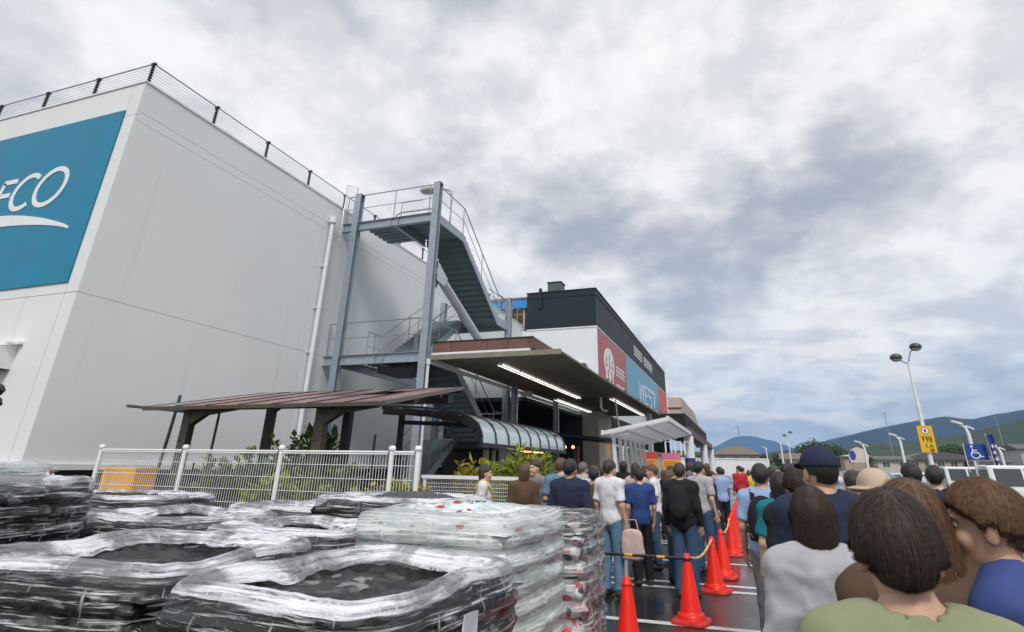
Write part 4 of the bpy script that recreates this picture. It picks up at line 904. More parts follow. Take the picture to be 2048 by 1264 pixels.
pw = mat('car_paint_white', (.78, .79, .80), .2, var=.02, coat=.6); pbl = mat('car_paint_blue', (.12, .25, .40), .2, var=.03, coat=.6); psil = mat('car_paint_silver', (.45, .47, .48), .22, .5, var=.03, coat=.6); pbk = mat('car_paint_black', (.015, .016, .018), .15, var=.03, coat=.7)
van_green = mat('van_stripe_green', (.02, .30, .20), .3)
vehicle('parked_van', 'white van with a green stripe at the right edge of the car park', 11.35, 30.7, 0, VAN, 1.0, pw, vw, 3.4, (-1.1, 1.15), group='parked cars', stripe=van_green)
lst = [('pale blue car parked left of the lamp post', 8.3, 44, HATCH, pbl), ('silver car parked behind the yellow sign post', 10.6, 47, HATCH, psil), ('white high-roofed van parked behind the wheelchair sign', 13.6, 45, VAN, pw), ('white hatchback parked behind the tall lamp post', 12.0, 50, HATCH, pw), ('black hatchback parked far behind the white van', 17, 47, HATCH, pbk), ('silver van parked nearer the wheelchair sign pole', 15.9, 41, VAN, psil), ('white car parked far off before the boundary wall', 9.0, 80, HATCH, pw), ('black car parked far off near the boundary wall', 13.5, 82, HATCH, pbk)]
for lb, x, y, stn, pt in lst:
    vehicle('parked_van' if 'van' in lb.split(' parked')[0] else 'parked_car', lb, x, y, R(8) if stn is HATCH else R(4), stn, .95, pt, vw if stn is VAN else hw, 3.4, (-1.15, 1.2))
# thin utility poles and wires far off
for k, (x, y, h) in enumerate(((-6.5, 118, 8.6), (.2, 150, 11), (40, 190, 17), (66, 190, 16))):
    m_ = MB(); m_.tube([(x, y, 0), (x, y, h)], [.14, .09], 7); m_.bar((x-.8, y, h-.6), (x+.8, y, h-.6), .08, .08)
    solo('utility_pole', m_, M_rail, ['thin grey utility pole beside the far eave', 'thin grey utility pole on the hip-roofed house skyline', 'thin grey utility pole above the curved-roof house', 'thin grey utility pole near the tall grey house'][k], 'pole', 'utility poles beyond the car park')

# ------------------------------------------------------------------ haze
def haze_box():
    m_ = MB(); m_.box(-6000, 9000, -400, 15500, -12, 760)
    o = link('haze', m_.mesh('haze'), bpy.data.materials.new('haze_air')); meta(o, kind='stuff')
    m = o.data.materials[0]; m.use_nodes = True; n = m.node_tree.nodes; n.clear()
    v = n.new('ShaderNodeVolumePrincipled'); v.inputs['Color'].default_value = (.30, .57, 1.0, 1); v.inputs['Density'].default_value = HAZE; v.inputs['Anisotropy'].default_value = .0
    out = n.new('ShaderNodeOutputMaterial'); m.node_tree.links.new(v.outputs[0], out.inputs['Volume'])
HAZE = .75e-4
#HZ
# ------------------------------------------------------------------ shrink-wrapped pallets of sacks
def sack_mat(name, base, spots, rough=.28):
    """printed plastic sack: a base colour with a few printed blocks laid out in the sack's own coordinates"""
    m = bpy.data.materials.new(name); m.use_nodes = True; nt = m.node_tree; n = nt.nodes; L = nt.links.new; b = n['Principled BSDF']; b.inputs['Roughness'].default_value = rough
    tc = n.new('ShaderNodeTexCoord'); oi = n.new('ShaderNodeObjectInfo'); ad = n.new('ShaderNodeVectorMath'); ad.operation = 'ADD'; L(tc.outputs['Object'], ad.inputs[0]); L(oi.outputs['Random'], ad.inputs[1])
    last = None
    for i, (col, scale, lo, hi, off) in enumerate(spots):
        mp = n.new('ShaderNodeMapping'); mp.inputs['Scale'].default_value = scale; mp.inputs['Location'].default_value = (off, off*1.7, off*.6); L(ad.outputs[0], mp.inputs[0])
        v = n.new('ShaderNodeTexNoise'); v.inputs['Scale'].default_value = 1.; v.inputs['Detail'].default_value = 1.5; L(mp.outputs[0], v.inputs[0])
        r = n.new('ShaderNodeMapRange'); L(v.outputs[0], r.inputs[0]); r.inputs[1].default_value = lo; r.inputs[2].default_value = hi
        x = n.new('ShaderNodeMix'); x.data_type = 'RGBA'; L(r.outputs[0], x.inputs[0])
        if last is None: x.inputs[6].default_value = (*base, 1)
        else: L(last, x.inputs[6])
        x.inputs[7].default_value = (*col, 1); last = x.outputs[2]
    L(last, b.inputs['Base Color'])
    t = n.new('ShaderNodeTexNoise'); t.inputs['Scale'].default_value = 22; t.inputs['Detail'].default_value = 4; t.inputs['Distortion'].default_value = 1.2; L(tc.outputs['Object'], t.inputs[0])
    bp = n.new('ShaderNodeBump'); bp.inputs['Strength'].default_value = .55; bp.inputs['Distance'].default_value = .02; L(t.outputs[0], bp.inputs['Height']); L(bp.outputs[0], b.inputs['Normal'])
    return m
SK_black = sack_mat('sack_black', (.012, .012, .013), [((.22, .23, .23), (6, 6, 16), .62, .65, 0), ((.08, .08, .08), (7, 7, 9), .62, .66, 3)])
SK_white = sack_mat('sack_white', (.74, .79, .79), [((.50, .58, .60), (5, 5, 10), .50, .62, 1), ((.50, .05, .04), (6, 6, 13), .64, .66, 5), ((.03, .06, .12), (8, 8, 22), .66, .68, 9)])
SK_mixed = sack_mat('sack_mixed', (.56, .58, .60), [((.04, .04, .045), (4, 4, 7), .52, .55, 2), ((.45, .06, .06), (6, 6, 11), .58, .62, 6), ((.45, .28, .26), (5, 5, 14), .60, .66, 11)])
SK_red = sack_mat('sack_pale_red', (.58, .57, .58), [((.42, .16, .16), (5, 5, 11), .50, .62, 4), ((.46, .03, .05), (6, 6, 12), .62, .65, 8), ((.06, .06, .07), (5, 5, 8), .62, .65, 12)])
def sack_mesh(name, lx, ly, h, seed):
    """a filled pillow: flattened superellipsoid with seams, corners and dents"""
    n, m = 26, 15; u = np.linspace(-1, 1, n); v = np.linspace(-1, 1, m); U, V = np.meshgrid(u, v)
    k = (1-np.abs(U)**5)*(1-np.abs(V)**5); thick = np.clip(k, 0, 1)**.42
    pinch = 1-.05*(np.abs(U)**4+np.abs(V)**4)
    Xs = U*lx/2*pinch; Ys = V*ly/2*pinch
    d = fbm(U*2.2+seed*3.7, V*1.6+seed, seed*.3, 4)*.22+.10*np.abs(fbm(U*5+seed, V*4, 3.3, 3))
    top = h*.5*thick*(1+d); bot = -h*.5*thick*(1+.1*d)
    a = grid_mesh(name, np.concatenate([Xs, Xs[::-1]]), np.concatenate([Ys, Ys[::-1]]), np.concatenate([top, bot[::-1]]), False); return a
SACKS = [sack_mesh('sack', .60, .40, .17, i) for i in range(5)]
for i, me in enumerate(SACKS): me.materials.append(SK_black)
def film_mat(name, tint, lo, hi, fmin, fmax, droplets=True, patch=(.30, .62, .45, 1.0), pscale=(3.0, 4.5, 1)):
    """stretch film: clear where pulled tight, its milky creases and white highlights painted in as pale streaks, with rain on it"""
    m = bpy.data.materials.new(name); m.use_nodes = True; nt = m.node_tree; n = nt.nodes; L = nt.links.new
    uv = n.new('ShaderNodeUVMap')
    def noise(sc, det, rot=0, dist=0., rough=.6):
        mp = n.new('ShaderNodeMapping'); mp.inputs['Scale'].default_value = sc; mp.inputs['Rotation'].default_value = (0, 0, rot); L(uv.outputs[0], mp.inputs[0])
        t = n.new('ShaderNodeTexNoise'); t.inputs['Scale'].default_value = 1; t.inputs['Detail'].default_value = det; t.inputs['Distortion'].default_value = dist; t.inputs['Roughness'].default_value = rough; L(mp.outputs[0], t.inputs[0]); return t.outputs[0]
    def mr(v, a, b_, c, d):
        x = n.new('ShaderNodeMapRange'); L(v, x.inputs[0])
        for i, q in enumerate((a, b_, c, d)): x.inputs[i+1].default_value = q
        return x.outputs[0]
    def mth(op, a, b_):
        x = n.new('ShaderNodeMath'); x.operation = op
        for i, q in enumerate((a, b_)):
            if isinstance(q, (int, float)): x.inputs[i].default_value = q
            else: L(q, x.inputs[i])
        return x.outputs[0]
    s1 = noise((1.8, 50, 1), 6, .06, .35); s2 = noise((3.0, 40, 1), 5, -.32, .5); s3 = noise(pscale, 4, 0, .5); s4 = noise((26, 2.2, 1), 4, .5, .7)
    st_ = mth('MAXIMUM', mr(s1, lo, hi, 0, 1), mth('MULTIPLY', mr(s2, lo+.03, hi+.03, 0, 1), .85))
    st_ = mth('MAXIMUM', st_, mth('MULTIPLY', mr(s4, lo+.08, hi+.06, 0, 1), .7))
    st_ = mth('MULTIPLY', st_, mr(s3, *patch))  # pale streaks put the film's white highlights into its colour
    fac = mr(st_, 0, 1, fmin, fmax)
    tr = n.new('ShaderNodeBsdfTransparent'); tr.inputs[0].default_value = (.97, .98, .98, 1)
    b = n['Principled BSDF']; b.inputs['Base Color'].default_value = (*tint, 1); b.inputs['Roughness'].default_value = .22; b.inputs['Specular IOR Level'].default_value = .7
    cr_ = noise((5, 60, 1), 5, .05, 1.0); cr2 = noise((9, 9, 1), 5, .3, 1.4)
    hsum = mth('ADD', mth('MULTIPLY', cr_, .6), mth('MULTIPLY', cr2, .9))
    if droplets:
        vo = n.new('ShaderNodeTexVoronoi'); vo.inputs['Scale'].default_value = 75; L(uv.outputs[0], vo.inputs[0]); hsum = mth('ADD', hsum, mr(vo.outputs[0], .10, .32, .22, 0))
    bp = n.new('ShaderNodeBump'); bp.inputs['Strength'].default_value = .9; bp.inputs['Distance'].default_value = .012; L(hsum, bp.inputs['Height']); L(bp.outputs[0], b.inputs['Normal'])
    gl = n.new('ShaderNodeBsdfGlossy'); gl.inputs['Roughness'].default_value = .12; gl.inputs[0].default_value = (1, 1, 1, 1); L(bp.outputs[0], gl.inputs['Normal'])
    lw = n.new('ShaderNodeFresnel'); lw.inputs[0].default_value = 1.5; L(bp.outputs[0], lw.inputs['Normal'])
    m1 = n.new('ShaderNodeMixShader'); L(mth('MINIMUM', mth('MULTIPLY', lw.outputs[0], .62), .6), m1.inputs[0]); L(tr.outputs[0], m1.inputs[1]); L(gl.outputs[0], m1.inputs[2])
    m2 = n.new('ShaderNodeMixShader'); L(fac, m2.inputs[0]); L(m1.outputs[0], m2.inputs[1]); L(b.outputs[0], m2.inputs[2])
    L(m2.outputs[0], n['Material Output'].inputs[0]); return m
FILM_d = film_mat('stretch_film_on_black', (.78, .79, .83), .55, .64, .0, .92)
FILM_w = film_mat('stretch_film_on_white', (.88, .915, .92), .45, .60, .20, .90)
FILM_m = film_mat('stretch_film_on_mixed', (.84, .86, .88), .53, .63, .02, .80)
FILM_r = film_mat('stretch_film_rim', (.80, .81, .86), .40, .55, .06, .98, patch=(.42, .54, .22, 1.0), pscale=(1.7, 2.2, 1))
M_sheet = mat('grey_black_sheet', (.022, .024, .024), .36, var=.4, vscale=5, bump=.5, bscale=70, spec=.6)
M_sheet2 = mat('slate_sheet', (.075, .078, .088), .42, var=.25, vscale=4, bump=.3, bscale=30)
M_wood = mat('pallet_wood', (.30, .22, .14), .85, var=.25, stretch=(1, 8, 8))
def rrect(hx, hy, e, n):
    t = np.linspace(0, 2*np.pi, n, endpoint=False); c, s = np.cos(t), np.sin(t)
    r = (np.abs(c/hx)**e+np.abs(s/hy)**e)**(-1/e); return r*c, r*s
def pallet(label, x, y, sx, sy, zt, kind, rz=0., seed=0, rim=.20, top='sheet', zlow=.15, hump=.0, film=None, sagd=.07):
    t = thing('wrapped_pallet', label, 'pallet', (x, y, 0), rz, 'film-wrapped pallets of sacks'); rg = np.random.default_rng(seed+40)
    m_ = MB()
    for k in range(5): m_.box(-sx/2, sx/2, -sy/2+k*(sy-.1)/4, -sy/2+k*(sy-.1)/4+.1, .11, .13)
    for k in range(3): m_.box(-sx/2+k*(sx-.1)/2, -sx/2+k*(sx-.1)/2+.1, -sy/2, sy/2, 0, .11)
    P('wooden_base', m_, M_wood, t, local=True)
    skm = {'black': [SK_black], 'white': [SK_white], 'mixed': [SK_mixed, SK_red], 'red': [SK_red, SK_white]}[kind]
    nl = max(2, int(round((zt-.16)/.145))); lh = (zt-.16)/nl
    for li in range(nl):
        z = .14+lh*(li+.5)-(.03 if li == nl-1 and top in ('sheet', 'slate') else 0)
        if z < zlow-.1: continue
        if li % 2: cells = [(i, j, 0) for i in range(2) for j in range(3)]
        else: cells = [(i, j, 1) for i in range(3) for j in range(2)]
        for (i, j, rr) in cells:
            if rr == 0: bx_ = (-.25+.5*i)*sx; by_ = (-.333+.333*j)*sy; lx, ly = sx/2, sy/3; edge_ = i in (0, 1)
            else: bx_ = (-.333+.333*i)*sx; by_ = (-.25+.5*j)*sy; lx, ly = sy/2, sx/3; edge_ = True
            o = bpy.data.objects.new('sack', SACKS[int(rg.integers(0, 5))]); COL.objects.link(o); o.parent = t
            o.location = (bx_+rg.normal()*.012, by_+rg.normal()*.012, z+rg.normal()*.004); o.rotation_euler = (rg.normal()*.02, rg.normal()*.02, (math.pi/2 if rr else 0)+rg.normal()*.04+(math.pi if rg.random() < .5 else 0))
            o.scale = (lx/.60*1.03, ly/.40*1.03, lh/.17*(1.28 if li < nl-1 else .92))
            o.material_slots[0].link = 'OBJECT'; o.material_slots[0].material = skm[int(rg.integers(0, len(skm)))]
    # side film, folded over the top edge into a rolled rim
    N, Mh, Mr = 200, 46, 16; px_, py_ = rrect(sx/2+.035, sy/2+.035, 5.5, N)
    ln = np.hypot(np.diff(np.r_[px_, px_[0]]), np.diff(np.r_[py_, py_[0]])); uu = np.r_[0, np.cumsum(ln)[:-1]]
    ang = np.arctan2(py_, px_); nx_, ny_ = np.cos(ang), np.sin(ang)
    def wr(u_, v_): 
        cyc = u_/(2*(sx+sy)+.2)*2*np.pi; a_, b_ = np.cos(cyc)*1.4, np.sin(cyc)*1.4
        return a_, b_, v_
    rows = []; zs_ = np.linspace(zlow-.04, zt-.03, Mh)
    vv0 = 0
    for z in zs_:
        a_, b_, c_ = wr(uu, z)
        lay = .022*np.cos((z-.14)/lh*2*np.pi)*-1
        dsp = lay*(.6+.6*fbm(a_*2+seed, b_*2, z*3, 2))+.028*fbm(a_*2.5+seed, b_*2.5, z*9, 4)+.014*np.abs(fbm(a_*7+z*3, b_*7-z*2, z*16+seed, 3))
        dsp = dsp*np.clip((zt-z)/.1+.4, 0, 1)
        rows.append((px_+nx_*dsp, py_+ny_*dsp, np.full(N, z), uu, np.full(N, z)))
    topw = fbm(np.cos(uu/(uu[-1]+.1)*6.283)*1.5+seed, np.sin(uu/(uu[-1]+.1)*6.283)*1.5, 2.2+seed, 4)
    rimw = rim*(1+.9*topw); zw = zt+hump*0+.032*fbm(np.cos(uu/(uu[-1]+.1)*6.283)*2+seed*2, np.sin(uu/(uu[-1]+.1)*6.283)*2, 5.1, 3)
    for k in range(1, Mr+1):
        s = k/Mr; th = s*math.pi*.62; ins = .075*(1-np.cos(th*1.25)); z = zw-.03+.095*np.sin(th*1.25)
        ins = ins+np.clip(s-.35, 0, 1)/.65*rimw
        z = z-np.clip(s-.55, 0, 1)*.13*(1+topw)+.010*fbm(px_*9+seed, py_*9, s*6, 3)
        f_ = 1-ins/np.hypot(px_, py_); rows.append((px_*f_, py_*f_, z, uu, np.full(N, zt+s*(rim+.12))))
    X_, Y_, Z_, U_, V_ = [np.array([r_[i] for r_ in rows]) for i in range(5)]
    ns = Mh+3
    o = link('side_film', grid_mesh('side_film', X_[:ns], Y_[:ns], Z_[:ns], True, (U_[:ns], V_[:ns])), film or FILM_d, t); ORG[o.name] = Vector((0, 0, 0))
    o = link('rim_film', grid_mesh('rim_film', X_[ns-1:], Y_[ns-1:], Z_[ns-1:], True, (U_[ns-1:], V_[ns-1:])), FILM_r if film is None else film, t); ORG[o.name] = Vector((0, 0, 0))
    if top:
        G = 70; g1 = np.linspace(-1, 1, G); GX, GY = np.meshgrid(g1, g1)
        e = (np.abs(GX)**6+np.abs(GY)**6)**(1/6); GXX = GX*(sx/2+.01); GYY = GY*(sy/2+.01)
        q = np.clip(1-e, 0, 1)
        zz = zt-.028*(top != 'white')-sagd*np.clip(q*3.2, 0, 1)**.8+hump*np.exp(-((GX-.1)**2+(GY-.2)**2)*2.2)
        fx_ = fbm(GX*1.6+seed*2.1, GY*1.6, seed, 3)
        rd = 1-np.abs(fbm(GX*1.9+seed+fx_, GY*1.9-seed, 4.4, 4))*2.2; rd2 = 1-np.abs(fbm(GX*4.5+fx_*1.5, GY*3.5+seed, 1.4, 3))*2.4
        ed = np.clip(q*5, .12, 1); zz = zz+ed*(.050*fx_+.045*np.clip(rd, 0, 1)**3+.022*np.clip(rd2, 0, 1)**4)-.055*np.clip((e-.90)/.1, 0, 1)
        o = link('top_sheet', grid_mesh('top_sheet', GXX, GYY, zz), M_sheet if top == 'sheet' else (M_sheet2 if top == 'slate' else SK_white), t); ORG[o.name] = Vector((0, 0, 0))
    return t
pA = pallet('black film-wrapped pallet nearest the camera with a white paper label', -1.93, 2.90, 1.22, 1.40, 1.085, 'black', R(-3), 1, .09, zlow=.15)
pB = pallet('black film-wrapped pallet at the left front with a thick white film rim', -3.62, 3.05, 1.55, 1.45, 1.085, 'black', R(4), 2, .13, zlow=.15)
pC = pallet('pale white sack pallet tightly wrapped, right of the black pallet', -2.06, 4.40, 1.24, 1.20, 1.27, 'white', R(-4), 3, .34, top='white', film=FILM_w, sagd=.0, hump=.03)
pD = pallet('narrow pallet of black, white and red sacks at the right end', -1.97, 5.95, 1.10, 1.15, 1.16, 'mixed', R(3), 4, .16, film=FILM_m, zlow=.15)
pE = pallet('white-rimmed black pallet in the second row before the yellow crates', -5.55, 4.95, 1.55, 1.30, 1.095, 'black', R(-5), 5, .14)
pF = pallet('black pallet with sagging top between the pale pallet and the white-rimmed one', -3.72, 4.70, 1.35, 1.20, 1.085, 'black', R(2), 6, .14)
pG = pallet('pallet under a slate tarpaulin in front of the narrow fence panel', -3.72, 6.25, 1.75, 1.15, 1.25, 'black', R(-6), 7, .05, top='slate', hump=.10, sagd=.02)
pJ = pallet('low pallet under a flat dark sheet beside the fence corner post', -7.3, 5.6, 1.9, 1.2, 1.20, 'black', R(6), 8, .08, top='sheet', sagd=.02)
pI = pallet('pallet of loose dark sacks at the far left edge', -6.32, 3.55, 1.15, 1.2, 1.42, 'black', R(10), 9, .05, top=None)
pH = pallet('pallet of pale grey sacks at the left behind the dark sacks', -9.2, 4.9, 1.3, 1.3, 1.53, 'white', R(5), 10, .2, top='white', film=FILM_w)
pK = pallet('black pallet between the white-rimmed pallet and the slate tarpaulin', -5.35, 6.45, 1.3, 1.1, 1.10, 'black', R(3), 12, .2)
m_ = MB(); lb_ = [(0, 0), (.14, -.005), (.155, -.16), (.145, -.33), (.01, -.32), (-.012, -.15)]
def onA(a, b, d): return Vector((.672+d+.015*math.sin(b*9), -.12+a, 1.01+b))
m_.prism([(a, b) for a, b in lb_][::-1], onA, .0, .002); o_ = P('paper_label', m_, mat('label_paper', (.66, .67, .72), .6, var=.05), pA, 'white paper label stuck on the film', local=True)
for k in range(3): m_ = MB(); m_.prism([(.03, -.10-.05*k), (.03, -.112-.05*k), (.10, -.112-.05*k), (.10, -.10-.05*k)], onA, .003, .004); P('print_line', m_, M_ink, o_, local=True)
# tall black sacks leaning in at the left edge
tk = thing('sack_stack', 'tall leaning stack of black sacks at the left picture edge', 'sacks', (-8.02, 4.0, 0))
rg = random.Random(2)
for k in range(19):
    o = bpy.data.objects.new('sack', SACKS[k % 5]); COL.objects.link(o); o.parent = tk; o.location = (rg.uniform(-.03, .03)+.0, rg.uniform(-.04, .04), .09+k*.125); o.rotation_euler = (0, rg.uniform(-.05, .05), rg.uniform(-.2, .2)+1.57*(k % 2)); o.scale = (1.0, 1.25, 1.05)
# ------------------------------------------------------------------ signed-distance figures
def cap_(p, a, b, ra, rb):
    a = np.array(a); b = np.array(b); ab = b-a; h = np.clip(((p-a)@ab)/(ab@ab), 0, 1); return np.linalg.norm(p-a-h[:, None]*ab, axis=1)-(ra+(rb-ra)*h)
def cone_(p, a, b, ra, rb):        # capsule with a flat far end
    a_ = np.array(a); b_ = np.array(b); d = (b_-a_)/np.linalg.norm(b_-a_); return np.maximum(cap_(p, a, b_+d*.05, ra, rb), (p-b_)@d)
def ell_(p, c, r):
    q = (p-np.array(c)); r = np.array(r); k0 = np.linalg.norm(q/r, axis=1); k1 = np.linalg.norm(q/(r*r), axis=1)+1e-9; return k0*(k0-1)/k1
def smin(a, b, k):
    h = np.clip(.5+.5*(b-a)/k, 0, 1); return b+(a-b)*h-k*h*(1-h)
def nets(fn, lo, hi, res):
    """naive surface nets of fn<0"""
    lo = np.array(lo); n = np.ceil((np.array(hi)-lo)/res).astype(int)+1
    g_ = np.stack(np.meshgrid(*[lo[i]+res*np.arange(n[i]) for i in range(3)], indexing='ij'), -1); D = fn(g_.reshape(-1, 3)).reshape(n)
    c8 = [(i, j, k) for i in (0, 1) for j in (0, 1) for k in (0, 1)]
    sl_ = lambda o: tuple(slice(o[i], n[i]-1+o[i]) for i in range(3))
    neg = sum((D[sl_(o)] < 0).astype(int) for o in c8); act = (neg > 0) & (neg < 8); ids = -np.ones(act.shape, int); I = np.argwhere(act); ids[act] = np.arange(len(I))
    acc = np.zeros((len(I), 3)); cnt = np.zeros(len(I))
    for a in c8:
        for ax in range(3):
            if a[ax]: continue
            b = list(a); b[ax] = 1
            da = D[I[:, 0]+a[0], I[:, 1]+a[1], I[:, 2]+a[2]]; db = D[I[:, 0]+b[0], I[:, 1]+b[1], I[:, 2]+b[2]]
            m = (da < 0) != (db < 0); t = np.where(m, da/np.where(m, da-db, 1), 0); q = np.array(a)[None].repeat(len(I), 0).astype(float); q[:, ax] += t; acc += q*m[:, None]; cnt += m
    V = lo+res*(I+acc/np.maximum(cnt, 1)[:, None]); F = []
    for ax in range(3):
        u, v = (ax+1) % 3, (ax+2) % 3
        s0 = [slice(1, n[i]-1) for i in range(3)]; s0[ax] = slice(0, n[ax]-1); s1 = list(s0); s1[ax] = slice(1, n[ax])
        A, B = D[tuple(s0)] < 0, D[tuple(s1)] < 0; E = np.argwhere(A != B); 
        if not len(E): continue
        fl = A[E[:, 0], E[:, 1], E[:, 2]]; off = np.array([1, 1, 1]); off[ax] = 0; E = E+off
        du = np.zeros(3, int); du[u] = 1; dv = np.zeros(3, int); dv[v] = 1
        q = [ids[tuple((E-d).T)] for d in (du+dv, dv, du*0, du)]; q = np.stack(q, 1)
        F.append(np.where(fl[:, None], q, q[:, ::-1]))
    return V, np.concatenate(F)
def raw_mesh(name, parts):
    V = []; F = []; k = 0
    for v, f in parts: V.append(v); F.append(f+k); k += len(v)
    V = np.concatenate(V); F = np.concatenate(F); me = bpy.data.meshes.new(name); me.vertices.add(len(V)); me.vertices.foreach_set('co', V.astype(np.float32).ravel())
    me.loops.add(F.size); me.loops.foreach_set('vertex_index', F.astype(np.int32).ravel()); me.polygons.add(len(F)); me.polygons.foreach_set('loop_start', np.arange(0, F.size, 4, dtype=np.int32)); me.polygons.foreach_set('loop_total', np.full(len(F), 4, np.int32))
    me.polygons.foreach_set('use_smooth', np.ones(len(F), bool)); me.update(calc_edges=True); me.validate(); return me
def rotz(p, a): c, s = math.cos(a), math.sin(a); return np.stack([p[:, 0]*c-p[:, 1]*s, p[:, 0]*s+p[:, 1]*c, p[:, 2]], 1)
def head_sdf(h, female, face):
    d = ell_(h, (0, -.014, .022), (.074, .095, .098)); d = smin(d, ell_(h, (0, .030, -.045), (.056, .058, .074)), .035)
    d = smin(d, ell_(h, (0, .068, -.098), (.024, .020, .020)), .03)
    for s in (-1, 1): d = smin(d, ell_(h, (s*.076, -.006, -.012), (.011, .021, .032)), .008); d = smin(d, ell_(h, (s*.036, .066, -.035), (.024, .020, .022)), .025)
    d = smin(d, cap_(h, (0, .086, .005), (0, .104, -.030), .007, .012), .012)
    for s in (-1, 1): d = smin(d, ell_(h, (s*.012, .094, -.033), (.010, .009, .008)), .006)
    d = smin(d, ell_(h, (0, .078, .028), (.055, .018, .012)), .02)
    if face:
        for s in (-1, 1): d = -smin(-d, ell_(h, (s*.031, .095, .008), (.017, .014, .010)), .012) if False else np.maximum(d, -(ell_(h, (s*.031, .100, .006), (.018, .016, .011))))
        d = smin(d, ell_(h, (0, .086, -.062), (.022, .009, .005)), .006); d = smin(d, ell_(h, (0, .085, -.073), (.020, .009, .006)), .006)
    return d
def hand_sdf(q, curl):
    """wrist at 0, fingers along -Z, palm facing +Y side"""
    d = ell_(q, (0, 0, -.048), (.040, .015, .052)); d = smin(d, cap_(q, (0, 0, .03), (0, 0, -.02), .026, .028), .015)
    for x, L_, z0 in ((-.030, .070, -.086), (-.010, .080, -.092), (.010, .074, -.090), (.029, .058, -.082)):
        a = np.array((x, 0, z0)); b = a+np.array((x*.15, math.sin(curl*.5)*L_*.45, -math.cos(curl*.5)*L_*.45)); c = b+np.array((0, math.sin(curl*1.3)*L_*.35, -math.cos(curl*1.3)*L_*.35)); e = c+np.array((0, math.sin(curl*2)*L_*.28, -math.cos(curl*2)*L_*.28))
        f = np.minimum(np.minimum(cap_(q, a, b, .0095, .009), cap_(q, b, c, .009, .0085)), cap_(q, c, e, .0085, .007)); d = smin(d, f, .005)
    th = np.minimum(cap_(q, (-.026, .006, -.030), (-.054, .020, -.062), .013, .011), cap_(q, (-.054, .020, -.062), (-.056, .030, -.092), .0105, .008)); return smin(d, th, .008)
HANDS = {}
def hand_geo(curl, res):
    k = (curl, res)
    if k not in HANDS: HANDS[k] = nets(lambda p: hand_sdf(p, curl), (-.075, -.05, -.19), (.055, .10, .06), res)
    return HANDS[k]
SKIN = [mat('skin_a', (.58, .36, .25), .5, var=.06, vscale=12, sss=.12), mat('skin_b', (.52, .31, .21), .5, var=.06, vscale=12, sss=.12)]
def hair_mat(name, col):
    m = mat(name, col, .42, var=.45, vscale=55, stretch=(1, 1, .18), bump=.5, bscale=160, spec=.45); return m
HAIR = {'black': hair_mat('hair_black', (.018, .015, .015)), 'dark': hair_mat('hair_dark_brown', (.040, .027, .021)), 'brown': hair_mat('hair_brown', (.105, .056, .030)), 'grey': hair_mat('hair_grey', (.12, .12, .12))}
HAIRS = {k: mat('strand_'+k, c, .52, var=.5, vscale=90, spec=.22) for k, c in {'black': (.030, .026, .026), 'dark': (.062, .043, .034), 'brown': (.15, .085, .048), 'grey': (.18, .18, .18)}.items()}
def cloth(name, col, rough=.85): return mat('cloth_'+name, col, rough, var=.13, vscale=14, bump=.10, bscale=420, spec=.25)
CL = {'white': cloth('white', (.68, .68, .70)), 'offwhite': cloth('offwhite', (.55, .52, .48)), 'lightgrey': cloth('lightgrey', (.40, .40, .43)), 'grey': cloth('grey', (.20, .20, .21)), 'black': cloth('black', (.018, .018, .020)), 'navy': cloth('navy', (.022, .030, .060)), 'blue': cloth('blue', (.030, .060, .20)), 'lightblue': cloth('lightblue', (.28, .40, .62)), 'teal': cloth('teal', (.012, .16, .22)), 'olive': cloth('olive', (.25, .27, .16)), 'brown': cloth('brown', (.10, .060, .040)), 'beige': cloth('beige', (.50, .39, .29)), 'red': cloth('red', (.45, .03, .04)), 'yellow': cloth('yellow', (.62, .48, .05)), 'denim': cloth('denim', (.045, .090, .17)), 'denimlight': cloth('denimlight', (.12, .22, .33)), 'pink': cloth('pink', (.56, .42, .39)), 'khaki': cloth('khaki', (.26, .22, .15)), 'royal': cloth('royal', (.05, .075, .23)), 'green': cloth('green', (.05, .14, .08)), 'shoe': mat('shoe_dark', (.03, .03, .032), .6), 'sole': mat('shoe_pale', (.5, .5, .5), .6)}
POSES = {'down': [((.225, -.035, 1.125), (.235, .045, .885)), ((.225, -.035, 1.125), (.235, .045, .885))],
         'phone': [((.225, -.01, 1.13), (.10, .25, 1.22)), ((.225, -.035, 1.125), (.235, .045, .885))],
         'hold': [((.235, -.03, 1.13), (.11, .22, 1.10)), ((.235, -.03, 1.13), (.11, .22, 1.06))],
         'fold': [((.225, -.0, 1.14), (.02, .20, 1.16)), ((.225, .0, 1.14), (.03, .215, 1.10))]}
